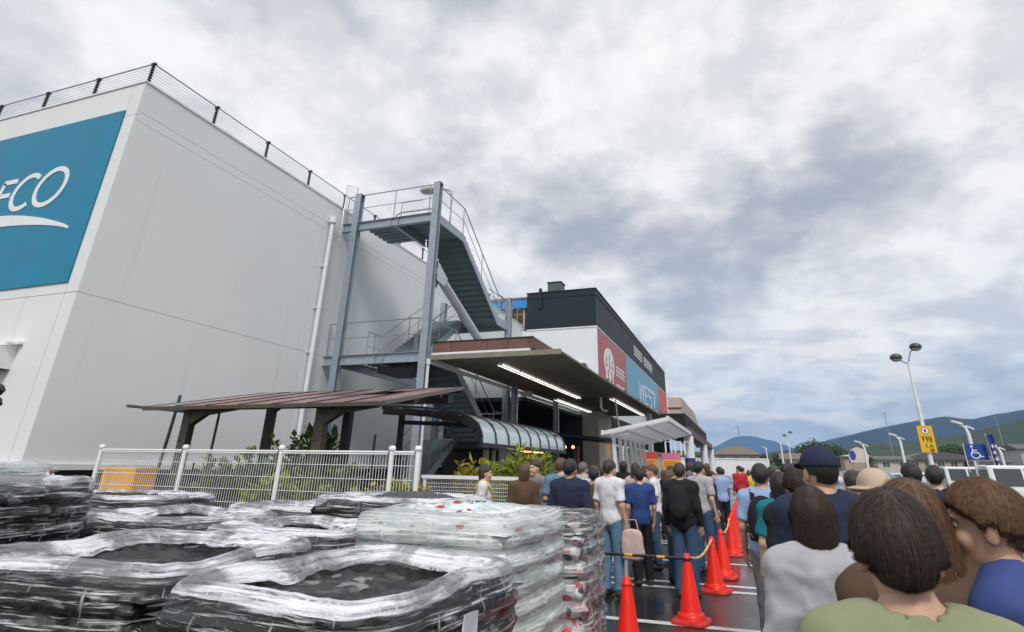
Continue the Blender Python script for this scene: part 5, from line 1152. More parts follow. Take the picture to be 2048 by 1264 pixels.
def ribbon_hair(name, hs, root, count, steps, step, seed, wd, bunc=None):
    """individual strands combed over the hair volume hs (head frame)"""
    rg = np.random.default_rng(seed); V = root[rg.integers(0, len(root), count)]
    c0 = np.array((.0, -.055, .115)); P_ = V+rg.normal(size=V.shape)*.002; path = [P_]; lift = (rg.random(count)**3)*.007-.001
    def grad(p):
        e = .004; return np.stack([hs(p+np.eye(3)[i]*e)-hs(p-np.eye(3)[i]*e) for i in range(3)], 1)/(2*e)
    wob = rg.normal(size=(count, 3))*.20
    for k in range(steps):
        n_ = grad(P_); n_ /= np.linalg.norm(n_, axis=1)[:, None]+1e-9; d = (P_-c0); d /= np.linalg.norm(d, axis=1)[:, None]+1e-9
        t = (d*.9+np.array((0, 0, -.75))+wob) if bunc is None else ((bunc-P_)/(np.linalg.norm(bunc-P_, axis=1)[:, None]+1e-6)+wob*.4); t -= n_*(t*n_).sum(1)[:, None]; t /= np.linalg.norm(t, axis=1)[:, None]+1e-9
        P_ = P_+t*step; P_ = P_-n_*(hs(P_)-lift-.001*k*rg.random(count))[:, None]*.8; path.append(P_)
    Q = np.stack(path, 1); n_ = grad(Q.reshape(-1, 3)).reshape(Q.shape); n_ /= np.linalg.norm(n_, axis=-1)[..., None]+1e-9
    T = np.gradient(Q, axis=1); S = np.cross(T, n_); S /= np.linalg.norm(S, axis=-1)[..., None]+1e-9
    wv = wd*np.linspace(1, .25, steps+1)[None, :, None]*(.6+.8*rg.random(count))[:, None, None]
    A = Q-S*wv; B = Q+S*wv; k = steps+1; VV = np.concatenate([A.reshape(-1, 3), B.reshape(-1, 3)]); off = count*k
    i0 = (np.arange(count)[:, None]*k+np.arange(steps)[None]).ravel(); F = np.stack([i0, i0+1, off+i0+1, off+i0], 1)
    return VV, F
def person(label, x, y, h=1.68, face_deg=0, top='white', bottom='denim', hair='dark', style='short', sleeve='short', pose='down', female=False, res=.02, turn=0, hat=None, detail=False, bag=None, girth=1., tilt=0., seed=None, jacket=False, under=None):
    """face_deg: 0 looks along +Y (away from the camera), positive turns left"""
    global _pid; _pid += 1; seed = seed or _pid
    t = thing('person', label, 'person', (x, y, 0), R(face_deg), 'people queuing in the car park'); s = h/1.70
    sw = (.160 if female else .178)*min(girth, 1.08); gw = girth
    (eR, wR), (eL, wL) = POSES[pose]; shR, shL = (sw, -.01, 1.395), (-sw, -.01, 1.395); fl = lambda q: (-q[0], q[1], q[2]); eL, wL = fl(eL), fl(wL)
    dx = sw-.178; eR = (eR[0]+dx, *eR[1:]); eL = (eL[0]-dx, *eL[1:])
    HC = np.array((0, .018, 1.588)); ca, sa = math.cos(-tilt), math.sin(-tilt)
    def tohead(p):
        q = rotz(p-HC, -R(turn))+0.
        return np.stack([q[:, 0], q[:, 1]*ca-q[:, 2]*sa, q[:, 1]*sa+q[:, 2]*ca], 1)
    def fromhead(q):
        q = np.stack([q[:, 0], q[:, 1]*ca+q[:, 2]*sa, -q[:, 1]*sa+q[:, 2]*ca], 1); return rotz(q, R(turn))+HC
    def torso(p, o):
        d = ell_(p, (0, -.012, 1.27), (.158*gw*(.93 if female else 1)+o, .108*gw+o, .20+o)); d = smin(d, ell_(p, (0, 0, 1.05), (.135*gw+o, .098*gw+o, .17+o)), .08); d = smin(d, ell_(p, (0, -.012, .94), (.160*gw+o, .112*gw+o, .13+o)), .08)
        d = smin(d, cap_(p, shR, shL, .062+o, .062+o), .07); d = smin(d, cap_(p, (.10, -.015, 1.44), (-.10, -.015, 1.44), .032+o, .032+o), .05)
        if female: d = smin(d, ell_(p, (0, .055, 1.25), (.115, .065+o, .075)), .05)
        return d
    def legs(p, o, end=.07, flat=False):
        f = cone_ if flat else cap_; d = None
        for sx_, st_ in ((-1, -.015), (1, .02)):
            k = (sx_*.095, .012+st_, .49); l = smin(cap_(p, (sx_*.085, 0, .90), k, .082*gw+o, .056+o), f(p, k, (sx_*.10, -.02+st_, end), .055+o, .040+o+(.012 if flat else 0)), .04); d = l if d is None else np.minimum(d, l)
        return d
    wrk = lambda p, a, f: a*(fbm(p[:, 0]*f+seed, p[:, 1]*f+p[:, 2]*f*.6, p[:, 2]*f*.45, 3)+.9*np.abs(fbm(p[:, 0]*f*.7-p[:, 2]*f*.5+seed*2, p[:, 1]*f*.5, p[:, 2]*f*1.1+p[:, 0]*f*.6, 2))-.2)
    def body(p):
        d = torso(p, 0); d = smin(d, legs(p, 0), .05); d = smin(d, cap_(p, (0, -.02, 1.42), (0, .0, 1.54), .056, .050), .04)
        for sh_, e, w_ in ((shR, eR, wR), (shL, eL, wL)): d = smin(d, smin(cap_(p, sh_, e, .047, .039), cap_(p, e, w_, .039, .027), .02), .03)
        for sx_, st_ in ((-1, -.015), (1, .02)): d = smin(d, cap_(p, (sx_*.10, -.04+st_, .04), (sx_*.115, .12+st_, .03), .036, .030), .03)
        return d
    parts = [nets(body, (-.36, -.24, -.02), (.36, .36, 1.60), max(res, .012))]
    hr = .0045 if detail else (.011 if res > .014 else .008)
    hv, hf = nets(lambda q: smin(head_sdf(q, female, detail), cap_(q, (0, -.025, -.16), (0, -.018, -.05), .053, .050), .03), (-.10, -.13, -.16), (.10, .13, .14), hr); parts.append((fromhead(hv), hf))
    for sh_, e, w_, mir in ((shR, eR, wR, 1), (shL, eL, wL, -1)):
        v, f = hand_geo(.55 if pose == 'down' else .95, .006 if res < .014 else .010); v = v.copy(); 
        if mir < 0: v[:, 0] *= -1; f = f[:, ::-1]
        dr = Vector(w_)-Vector(e); q = Vector((0, 0, -1)).rotation_difference(dr); mt = np.array(q.to_matrix()); v = (rotz(v, R(60*mir) if pose == 'down' else 0))@mt.T+np.array(w_); parts.append((v, f))
    parts = [(v*s, f) for v, f in parts]
    link('body', raw_mesh('body', parts), SKIN[seed % 2], t)
    # clothing
    hem = .86 if not jacket else .80; o = .016+.008*jacket
    sl_end = {'short': .58, 'long': 1.0}[sleeve]
    def shirt(p):
        d = torso(p, o)
        for sh_, e, w_ in ((shR, eR, wR), (shL, eL, wL)):
            sh_, e2, w2 = np.array(sh_), np.array(e), np.array(w_)
            if sleeve == 'short': a = cone_(p, sh_, sh_+(e2-sh_)*.80, .062+o*.6, .060+o*.5)
            else: a = smin(cap_(p, sh_, e2, .058+o*.5, .050+o*.6), cone_(p, e2, e2+(w2-e2)*.97, .048+o*.6, .036+o*.6), .02)
            d = smin(d, a, .035)
        if jacket: d = smin(d, cap_(p, (.06, -.03, 1.475), (-.06, -.03, 1.475), .032, .032), .03)
        else: d = smin(d, np.maximum(np.abs(cap_(p, (0, -.018, 1.42), (0, .0, 1.50), .070, .068))-.008, np.abs(p[:, 2]-1.455+.25*p[:, 1])-.018), .008)     # neck rib
        d = d+wrk(p, .034 if res < .014 else .020, 8)*np.clip((1.47-p[:, 2])/.08, .1, 1)
        d = np.maximum(d, hem-p[:, 2]+.012*np.sin(np.arctan2(p[:, 1], p[:, 0])*5+seed))
        return np.maximum(d, -(cap_(p, (0, -.016, 1.45), (0, .015, 1.60), .063, .076)))
    link('top', raw_mesh('top', [tuple((v*s, f) for v, f in [nets(shirt, (-.40, -.26, hem-.04), (.40, .38, 1.54), res)])[0]]), CL[top], t)
    def pants(p): return np.maximum(smin(np.maximum(torso(p, .006), p[:, 2]-1.02), legs(p, .016, .09, True), .05), .09-p[:, 2])+wrk(p, .013, 8)
    link('trousers', raw_mesh('trousers', [tuple((v*s, f) for v, f in [nets(pants, (-.30, -.24, .06), (.30, .26, 1.06), max(res, .016))])[0]]), CL[bottom], t)
    def shoes(p):
        d = None
        for sx_, st_ in ((-1, -.015), (1, .02)):
            a = smin(cap_(p, (sx_*.10, -.045+st_, .055), (sx_*.115, .115+st_, .045), .048, .042), cap_(p, (sx_*.10, -.03+st_, .06), (sx_*.10, -.025+st_, .10), .046, .044), .03); d = a if d is None else np.minimum(d, a)
        return np.maximum(d, .004-p[:, 2])
    link('shoes', raw_mesh('shoes', [tuple((v*s, f) for v, f in [nets(shoes, (-.2, -.14, -.01), (.2, .22, .16), .012)])[0]]), CL['shoe'], t)
    # hair
    thick = .008 if (style == 'buzz' or hat in ('cap', 'bucket')) else .017
    def hairs(q):
        d = ell_(q, (0, -.016, .026), (.074+thick, .096+thick, .100+thick*.9))
        az = np.arctan2(q[:, 0], q[:, 1]); d = d-.006*fbm(az*5+seed, q[:, 2]*7, seed*.7, 3)
        zlow = {'short': -.045, 'buzz': -.04, 'bob': -.125, 'long': -.10, 'bun': -.040}[style]
        if style in ('bob', 'long'): d = smin(d, ell_(q, (0, -.035, -.055), (.086, .078, .10)), .03)
        hl = np.interp(q[:, 2], [-.14, -.02, .025, .06, .12], [-.028, -.020, .022 if style in ('short', 'buzz') else .035, .082, .11])
        fr = q[:, 1]-hl-.006*np.sin(q[:, 0]*90+seed); d = np.maximum(d, fr*.8)
        lowz = zlow+np.where(np.abs(q[:, 0]) > .055, .028*(style in ('short', 'buzz', 'bun')), 0)-.012*np.cos(q[:, 0]*30); d = np.maximum(d, lowz-q[:, 2])
        if style in ('short', 'buzz', 'bun'):
            for sx_ in (-1, 1): d = np.maximum(d, -(ell_(q, (sx_*.085, -.004, -.018), (.03, .030, .038))))
        if style == 'long': d = smin(d, np.maximum(ell_(q, (0, -.075, -.17), (.092, .045, .19)), -.34-q[:, 2])-.005*fbm(q[:, 0]*45+seed, q[:, 1]*20, q[:, 2]*4, 2), .04)
        if style == 'bun': d = smin(d, ell_(q, (0, -.125, .055), (.042, .038, .040))-.003*fbm(q[:, 0]*60, q[:, 1]*60, q[:, 2]*60, 2), .012)
        return d
    hres = .005 if detail else (.010 if res < .016 else .013)
    hv, hf = nets(hairs, (-.13, -.19, -.37 if style == 'long' else -.17), (.13, .13, .17), hres)
    hm = HAIR[hair]
    if not (hat == 'bucket' and False):
        hp = [(fromhead(hv)*s, hf)]
        ho = link('hair', raw_mesh('hair', hp), hm, t)
        if detail and hat is None:
            keep = hv[hairs(hv) < .003]; rv, rf2 = ribbon_hair('strands', hairs, keep, 15000, 7, {'long': .026, 'bob': .016, 'bun': .012}.get(style, .0105), seed, .0006, np.array((0, -.125, .055)) if style == 'bun' else None); link('strand', raw_mesh('strand', [(fromhead(rv)*s, rf2)]), HAIRS[hair], ho)
    if detail:
        for sx_ in (-1, 1):
            m_ = MB(); c = fromhead(np.array([[sx_*.031, .0745, .006]]))[0]*s; m_.lathe([(.0105*math.sin(a)*s, .0105*math.cos(a)*s) for a in np.linspace(0, math.pi, 9)], c, 14); e_ = P('eye', m_, mat('eye_white', (.75, .73, .71), .15), t, local=True)
            m_ = MB(); c2 = fromhead(np.array([[sx_*.031, .0810, .006]]))[0]*s; m_.lathe([(.0052*math.sin(a)*s, .0052*math.cos(a)*s) for a in np.linspace(0, math.pi, 7)], c2, 12); P('iris', m_, mat('eye_iris', (.02, .012, .008), .1), e_, local=True)
            v, f = nets(lambda q: cap_(q, (sx_*.016, .092, .024), (sx_*.046, .078, .026), .0045, .003)+.0, (-.06, .06, .01), (.06, .11, .04), .004); link('eyebrow', raw_mesh('eyebrow', [(fromhead(v)*s, f)]), hm, t)
    if hat == 'bucket':
        def hatf(q):
            d = np.maximum(ell_(q, (0, -.014, .045), (.098, .118, .098)), .035-q[:, 2]); br = np.maximum(np.abs(q[:, 2]-(.038-.22*np.clip(np.hypot(q[:, 0], q[:, 1]*.85)-.09, 0, 1)))-.006, np.hypot(q[:, 0], (q[:, 1]+.01)*.88)-.150); return np.minimum(d, br)
        v, f = nets(hatf, (-.18, -.21, .0), (.18, .20, .17), .006 if res < .014 else .011); link('hat', raw_mesh('hat', [(fromhead(v)*s, f)]), CL['beige'], t)
    if hat == 'cap':
        def capf(q): return np.minimum(np.maximum(ell_(q, (0, -.014, .035), (.094, .114, .100)), .030-q[:, 2]), np.maximum(np.maximum(np.abs(q[:, 2]-.042+.3*np.maximum(q[:, 1]-.09, 0))-.005, np.hypot(q[:, 0], q[:, 1]-.09)-.085), .05-q[:, 1]))
        v, f = nets(capf, (-.13, -.16, .0), (.13, .20, .16), .006 if res < .014 else .011); link('cap', raw_mesh('cap', [(fromhead(v)*s, f)]), CL['navy' if seed % 2 else 'black'], t)
    if hat == 'mask' or under == 'mask':
        v, f = nets(lambda q: np.maximum(np.maximum(np.abs(head_sdf(q, female, False)-.005)-.003, q[:, 2]+.012), np.maximum(-.115-q[:, 2], .018-q[:, 1])), (-.09, .0, -.13), (.09, .13, .01), .005); link('mask', raw_mesh('mask', [(fromhead(v)*s, f)]), CL['white'], t)
    if bag:
        bt, bc, blb = bag; fwd = lambda p: (Matrix.Rotation(R(face_deg), 4, 'Z')@Vector(p))+Vector((x, y, 0))
        if bt == 'backpack':
            b_ = thing('backpack', blb, 'backpack', (x, y, 0), R(face_deg)); rr_ = res
            v, f = nets(lambda p: smin(np.maximum(ell_(p, (0, -.19, 1.20), (.155, .085, .23)), -.17-p[:, 0]*0-p[:, 1]*0-9), ell_(p, (0, -.245, 1.10), (.11, .05, .11)), .02)+wrk(p, .01, 9), (-.2, -.34, .92), (.2, -.06, 1.46), max(rr_, .012)); o_ = link('pack', raw_mesh('pack', [(v*s, f)]), CL[bc], b_)
            for sx_ in (-1, 1):
                m_ = MB(); pts = [(sx_*.09, -.13, 1.38), (sx_*.10, -.06, 1.475), (sx_*.105, .04, 1.45), (sx_*.11, .125, 1.32), (sx_*.13, .115, 1.15), (sx_*.15, -.0, 1.05), (sx_*.13, -.13, 1.02)]
                for a, b in zip(pts[:-1], pts[1:]): m_.bar(Vector(a)*s, Vector(b)*s, .045, .012, up=(a[0]*.2, a[1]-.0, a[2]-1.25))
                P('strap', m_, CL[bc], b_, local=True)
        if bt == 'sling':
            b_ = thing('shoulder_bag', blb, 'bag', (x, y, 0), R(face_deg)); m_ = MB(); n_ = 28; pts = []
            for k in range(n_+1):
                a = 2*math.pi*k/n_; z = 1.18+.28*math.cos(a); rx = (.155*gw if z < 1.35 else .155*gw-(z-1.35)*.3); xx = .14*math.cos(a)*1.0; yy = -(.152*gw)*math.sin(a)*1.02*(1 if z < 1.36 else .75); pts.append((xx, yy-.008, z+.03*math.cos(a)))
            for a, b in zip(pts[:-1], pts[1:]): m_.bar(Vector(a)*s, Vector(b)*s, .04, .010, up=(a[0]*.6, a[1], .3*(a[2]-1.2)))
            P('strap', m_, CL[bc], b_, local=True)
            v, f = nets(lambda p: ell_(p, (-.23, -.05, .92), (.06, .13, .11))+wrk(p, .012, 9), (-.32, -.22, .78), (-.14, .12, 1.06), .012); link('pouch', raw_mesh('pouch', [(v*s, f)]), CL[bc], b_)
    return t
_pid = 0
# ------------------------------------------------------------------ the people
N_ = .0112
person('person with short dark hair and olive top closest to the camera', .30, 1.56, 1.585, 2, 'olive', 'denim', 'dark', 'short', 'short', 'hold', True, N_, turn=-6, detail=True)
person('person with long brown hair and brown jacket behind the olive-topped one', .465, 2.14, 1.60, 6, 'brown', 'black', 'brown', 'long', 'long', 'hold', True, N_, turn=4, detail=True, jacket=True)
person('person in profile with short brown hair, black-collared blue jacket', .665, 2.15, 1.605, 70, 'royal', 'black', 'brown', 'short', 'long', 'fold', False, N_, turn=8, detail=True, jacket=True, bag=('sling', 'black', 'black strap bag worn by the person in the blue jacket'))
person('person with dark bob in light grey sweatshirt with a black sling strap', .26, 2.86, 1.555, 4, 'lightgrey', 'denim', 'dark', 'bob', 'long', 'hold', True, N_, detail=True, bag=('sling', 'black', 'black sling bag across the light grey sweatshirt'))
person('tall person in dark cap and navy jacket above the queue', .40, 3.62, 1.745, 8, 'navy', 'black', 'black', 'short', 'long', 'fold', False, N_, turn=12, hat='cap', detail=True, jacket=True)
person('person wearing a beige bucket hat behind the front row', .71, 3.95, 1.63, 0, 'beige', 'khaki', 'grey', 'short', 'long', 'down', True, .013, hat='bucket', detail=True)
person('person with dark brown hair and black jacket behind the sweatshirt', .37, 4.9, 1.63, 10, 'black', 'denim', 'dark', 'short', 'long', 'phone', False, .013, detail=True, jacket=True)
person('person in a teal shirt in the right-hand line', .30, 5.75, 1.60, 0, 'teal', 'black', 'black', 'bob', 'short', 'down', True, .014)
person('person in a light blue shirt with a dark backpack near the cones', .17, 6.6, 1.67, -6, 'lightblue', 'grey', 'black', 'short', 'short', 'down', False, .014, bag=('backpack', 'black', 'dark backpack on the light blue shirt near the cones'))
person('person in a grey shirt behind the tall person in the cap', .98, 6.4, 1.62, 0, 'grey', 'denim', 'dark', 'short', 'short', 'down', False, .016)
person('person in a dark top seen between the beige hat and the long brown hair', 1.60, 7.0, 1.70, 5, 'navy', 'denim', 'black', 'short', 'short', 'down', False, .018)
person('person in a black top farther right before the parked cars', 1.95, 7.6, 1.68, -20, 'black', 'khaki', 'black', 'short', 'short', 'phone', False, .018)
person('person in an off-white top far behind the light blue shirt', .60, 14.2, 1.66, 0, 'offwhite', 'denim', 'dark', 'bob', 'short', 'down', True, .02)
person('person in a green top deeper in the right-hand line', .70, 11.1, 1.70, 0, 'green', 'black', 'black', 'short', 'short', 'down', False, .02)
person('person in a white tee in the middle of the right-hand line', .92, 9.1, 1.64, 8, 'white', 'denim', 'brown', 'short', 'short', 'phone', False, .018)
person('person in white with a yellow bag strap beside the low mesh fence', -3.74, 8.6, 1.62, -70, 'white', 'khaki', 'dark', 'bob', 'short', 'hold', True, .016, bag=('sling', 'yellow', 'yellow shoulder bag of the person in white by the low fence'))
person('person in a brown cardigan beside the person in white', -2.98, 8.25, 1.64, 35, 'brown', 'grey', 'brown', 'bob', 'long', 'down', True, .016)
person('person in a grey hooded top behind the brown cardigan', -3.22, 9.5, 1.70, 150, 'grey', 'black', 'dark', 'short', 'long', 'down', False, .016)
person('broad person in navy behind the pale pallet', -2.08, 7.5, 1.70, -10, 'navy', 'black', 'black', 'short', 'long', 'hold', False, .014, girth=1.12, jacket=True)
person('person in a white shirt and blue jeans holding a pink bag', -1.83, 8.75, 1.71, -28, 'white', 'denimlight', 'dark', 'short', 'short', 'down', False, .014)
person('person in a beige top behind the white shirt and jeans', -2.50, 10.6, 1.62, -100, 'beige', 'denim', 'brown', 'long', 'short', 'down', True, .018)
person('person in a bright blue shirt in the left-hand line', -1.56, 9.7, 1.60, 28, 'blue', 'black', 'black', 'short', 'short', 'down', False, .016)
person('person in a white tee behind the bright blue shirt', -1.55, 11.2, 1.66, 95, 'white', 'denim', 'brown', 'short', 'short', 'phone', False, .018)
person('person in a pale pink top beside the black jacket and backpack', -1.12, 10.0, 1.58, -75, 'pink', 'denim', 'brown', 'long', 'short', 'down', True, .016)
person('person in a black jacket with a black backpack by the striped bar', -.86, 9.05, 1.68, -8, 'black', 'denim', 'dark', 'short', 'long', 'down', False, .014, jacket=True, bag=('backpack', 'black', 'black backpack on the black jacket by the striped bar'))
person('person in a light grey shirt and jeans near the second cone', -.72, 11.1, 1.72, -30, 'lightgrey', 'denim', 'black', 'short', 'short', 'down', False, .016)
far = [(-.66, 14, 'navy', 'black', 'short', 'person in navy midway along the left-hand line'), (-.56, 16.5, 'lightblue', 'dark', 'short', 'person in pale blue farther along the left-hand line'), (-.96, 18.5, 'brown', 'brown', 'bob', 'person in brown near the far end of the left-hand line'), (-1.38, 20, 'white', 'black', 'short', 'person in white at the far end under the posters'), (-1.63, 17, 'grey', 'dark', 'short', 'person in grey behind the pale pink top'), (-1.92, 16, 'offwhite', 'brown', 'long', 'person with long hair in off-white far behind the blue shirt'), (-2.26, 15, 'navy', 'dark', 'short', 'person in navy in front of the white shelter posts'), (-2.60, 14, 'black', 'black', 'bob', 'person in black before the first white shelter post'), (-.62, 21, 'teal', 'dark', 'short', 'small distant person in teal at the head of the cone row'), (-.10, 22.5, 'red', 'black', 'short', 'small distant person in a red shirt past the cones'), (.22, 24, 'yellow', 'brown', 'short', 'small distant person in a yellow-green shirt right of the cones'), (.02, 28, 'grey', 'black', 'short', 'smallest distant person in grey beyond the red shirt'), (.46, 20, 'black', 'dark', 'short', 'small distant person in black at the far right-hand line'), (-1.9, 12.6, 'khaki', 'dark', 'short', 'person in khaki between the two white tops of the left-hand line'), (-3.0, 11.8, 'lightgrey', 'grey', 'short', 'person in light grey behind the navy figure'), (.75, 17, 'denimlight', 'dark', 'short', 'person in washed blue far down the right-hand line')]
far += [(-1.35, 12.4, 'black', 'dark', 'bob', 'person with a dark bob in black behind the pale pink top'), (-2.75, 9.4, 'denimlight', 'brown', 'short', 'person in washed denim between the brown cardigan and the white shirt'), (-2.2, 9.3, 'brown', 'black', 'short', 'person in brown just behind the broad navy figure'), (-1.95, 11.8, 'pink', 'dark', 'long', 'person with long dark hair in faded pink in the left-hand line'), (-1.05, 13.2, 'offwhite', 'grey', 'short', 'grey-haired person in off-white before the far cone row'), (-3.5, 12.6, 'green', 'black', 'short', 'person in green beside the low fence end'), (-1.2, 15.2, 'lightgrey', 'dark', 'bob', 'person in light grey farther back behind the second cone'), (-2.9, 13.2, 'beige', 'dark', 'short', 'person in beige left of the white shelter posts'), (.62, 8.1, 'offwhite', 'dark', 'bob', 'person in off-white just beyond the teal shirt'), (.95, 12.6, 'navy', 'brown', 'short', 'person in navy deep in the right-hand line')]
for k, (x, y, c, hc, stl, lb) in enumerate(far): person(lb, x, y, 1.55+.045*(k*7 % 5), ((k*37) % 50-25)*(1 if k % 3 else 3.2), c, ('denim', 'black', 'khaki', 'grey')[k % 4], hc, stl, 'short' if k % 3 else 'long', ('down', 'phone', 'hold')[k % 3], stl != 'short', .022, turn=(k*53) % 80-40, girth=.94+.03*(k % 6))
# things they carry
m_ = MB(); v, f = nets(lambda p: (((np.abs(p[:, 0])/(.15-.12*p[:, 2]))**4+(np.abs(p[:, 1])/.065)**3+(np.abs(p[:, 2])/.19)**6)**.25-1)*.07+.012*fbm(p[:, 0]*14, p[:, 1]*14, p[:, 2]*10, 3), (-.22, -.12, -.24), (.22, .12, .24), .014)
tb = thing('tote_bag', 'pale pink shopping bag hanging beside the white shirt and jeans', 'bag', (-1.52, 8.62, .66)); link('bag_body', raw_mesh('bag_body', [(v, f)]), CL['pink'], tb)
m_ = MB(); m_.tube([(-.09, 0, .17), (-.06, 0, .30), (.06, 0, .30), (.09, 0, .17)], .008, 6); P('handle', m_, CL['pink'], tb, local=True)

# ------------------------------------------------------------------ cones, bars and chain
M_cone = mat('cone_red_plastic', (.86, .018, .006), .40, var=.10, vscale=6, spec=.4, stain=((.45, .02, .012), 9, .58, .75, (1, 1, .5))); M_conebase = mat('cone_base_red', (.60, .022, .012), .55, var=.2, vscale=9, stain=((.12, .03, .025), 14, .55, .75, (1, 1, 1)))
def cone_me():
    m_ = MB(); m_.lathe([(.160, .045), (.152, .062), (.150, .095), (.128, .10), (.118, .12), (.046, .62), (.044, .625), (.048, .632), (.048, .650), (.040, .655), (.036, .685), (.026, .697), (0, .70)], (0, 0, 0), 28); return m_.mesh('cone_body')
def base_me():
    n = 40; xs, ys2 = rrect(.205, .205, 5, n); m_ = MB()
    ring = lambda k, z: [(a*k, b*k, z) for a, b in zip(xs, ys2)]
    vs_ = ring(1, .004)+ring(1.0, .028)+ring(.95, .040)+ring(.78, .046)+ring(.60, .05); m_.add(vs_, [(i*n+j, i*n+(j+1) % n, (i+1)*n+(j+1) % n, (i+1)*n+j) for i in range(4) for j in range(n)], True); return m_.mesh('cone_base')
cme, bme = cone_me(), base_me(); cme.materials.append(M_cone); bme.materials.append(M_conebase)
cones = [(-.73, 7.75, 'red traffic cone at the near end of the striped bar'), (-1.12, 5.95, 'red traffic cone in the foreground beside the narrow pallet'), (-1.14, 4.0, 'red traffic cone whose tip shows at the bottom by the pale pallet'), (-.54, 9.65, 'red traffic cone second along the chain'), (-.45, 10.85, 'red traffic cone third along the chain, just behind the second')]
ys_c = [13.5, 14.2, 14.9, 15.7, 16.5, 17.4, 18.4, 19.5, 20.8, 22.3]
nm = ['first', 'second', 'third', 'fourth', 'fifth', 'sixth', 'seventh', 'eighth', 'ninth', 'last']
cones += [(-.36+.012*k, yy, '%s red traffic cone of the tightly overlapping far row' % nm[k]) for k, yy in enumerate(ys_c)]
for x, y, lb in cones:
    t = thing('traffic_cone', lb, 'cone', (x, y, .002), R((x*97+y*31) % 40-20), 'red traffic cones'); link('cone_body', cme, M_cone, t); link('base', bme, M_conebase, t)
M_bark_ = mat('bar_black', (.015, .015, .016), .45); M_bary = mat('bar_yellow', (.75, .36, .02), .4)
bb = thing('barrier_bar', 'black and yellow striped cone bar beside the narrow pallet', 'barrier bar', (-1.1, 7.7, 0))
x0, x1, yb, zb_ = -1.95, -.79, 7.74, .645
seg = np.linspace(x0, x1, 13)
for k in range(12):
    m_ = MB(); m_.tube([(seg[k], yb, zb_), (seg[k+1], yb, zb_)], .017 if k % 4 != 3 else .0185, 10); P('bar_section', m_, M_bary if k in (5, 9, 1) else M_bark_, bb)
m_ = MB(); m_.lathe([(.055+.012*math.cos(a), .012*math.sin(a)) for a in np.linspace(0, 2*math.pi, 9)], (-.73, 7.75, .645), 20); P('ring', m_, M_bark_, bb)
def chain(label, a, b):
    t = thing('cone_bar', label, 'barrier bar', a, 0, 'pale striped bars between cones'); a, b = Vector(a), Vector(b)
    for k in range(10):
        p0, p1 = a.lerp(b, k/10), a.lerp(b, (k+1)/10); sg_ = lambda q, u: q-Vector((0, 0, .10*math.sin(math.pi*u)))
        m_ = MB(); m_.tube([sg_(p0, k/10), sg_(p1, (k+1)/10)], .016, 8); P('bar_section', m_, mat('bar_pale', (.60, .52, .42), .5) if k % 2 else M_bary, t)
chain('pale orange striped link between the first and second cones', (-.73, 7.75, .66), (-.54, 9.65, .66))
chain('pale orange striped link from the third cone to the far row', (-.45, 10.85, .66), (-.36, 13.5, .66))

# ------------------------------------------------------------------ garden yard behind the fence
def crate_stack(label, x, y, n, wd, dp, h, m_c, jog=0.):
    for k in range(n):
        t = thing('crate', '%s, %s of the stack' % (label, ('lowest', 'middle', 'topmost', 'fourth')[k] if n > 1 else 'single'), 'crate', (x+jog*k, y, h*k), .06*k, 'plastic crates behind the white fence'); sc = 1-.12*(k > 1)
        w2, d2 = wd*sc, dp*sc; P('crate_base', MB().box(-w2/2, w2/2, -d2/2, d2/2, 0, .02), m_c, t, local=True)
        for sx_ in (-1, 1):
            m_ = MB(); m_.box(sx_*w2/2-.012, sx_*w2/2+.012, -d2/2, d2/2, .021, h-.03); P('side_wall', m_, m_c, t, local=True)
            m_ = MB(); m_.box(-w2/2+.013, w2/2-.013, sx_*d2/2-.012, sx_*d2/2+.012, .021, h-.03); 
            for q in range(5): m_.box(-w2/2+.05+q*w2/5, -w2/2+.07+q*w2/5, sx_*(d2/2+.012), sx_*(d2/2+.022), .03, h-.05)
            P('side_wall', m_, m_c, t, local=True)
        m_ = MB(); m_.box(-w2/2-.03, w2/2+.03, -d2/2-.03, -d2/2+.012, h-.05, h-.008); m_.box(-w2/2-.03, w2/2+.03, d2/2-.012, d2/2+.03, h-.05, h-.008); m_.box(-w2/2-.03, -w2/2+.012, -d2/2+.013, d2/2-.013, h-.05, h-.008); m_.box(w2/2-.012, w2/2+.03, -d2/2+.013, d2/2-.013, h-.05, h-.008); P('rim', m_, m_c, t, local=True)
        P('lid', MB().box(-w2/2+.02, w2/2-.02, -d2/2+.02, d2/2-.02, h-.045, h-.025), m_c, t, local=True)
M_crate = mat('crate_yellow_orange', (.98, .50, .004), .35, var=.04); M_crate2 = mat('crate_red_orange', (.62, .12, .03), .45)
crate_stack('yellow-orange plastic crate behind the fence corner', -10.92, 8.35, 3, .78, .55, .50, M_crate, .03)
crate_stack('red-orange plastic crate low behind the fence', -10.1, 8.3, 2, .6, .45, .34, M_crate2)
crate_stack('green plastic crate low behind the second fence panel', -7.8, 8.4, 2, .4, .4, .42, mat('crate_green', (.03, .30, .18), .45))
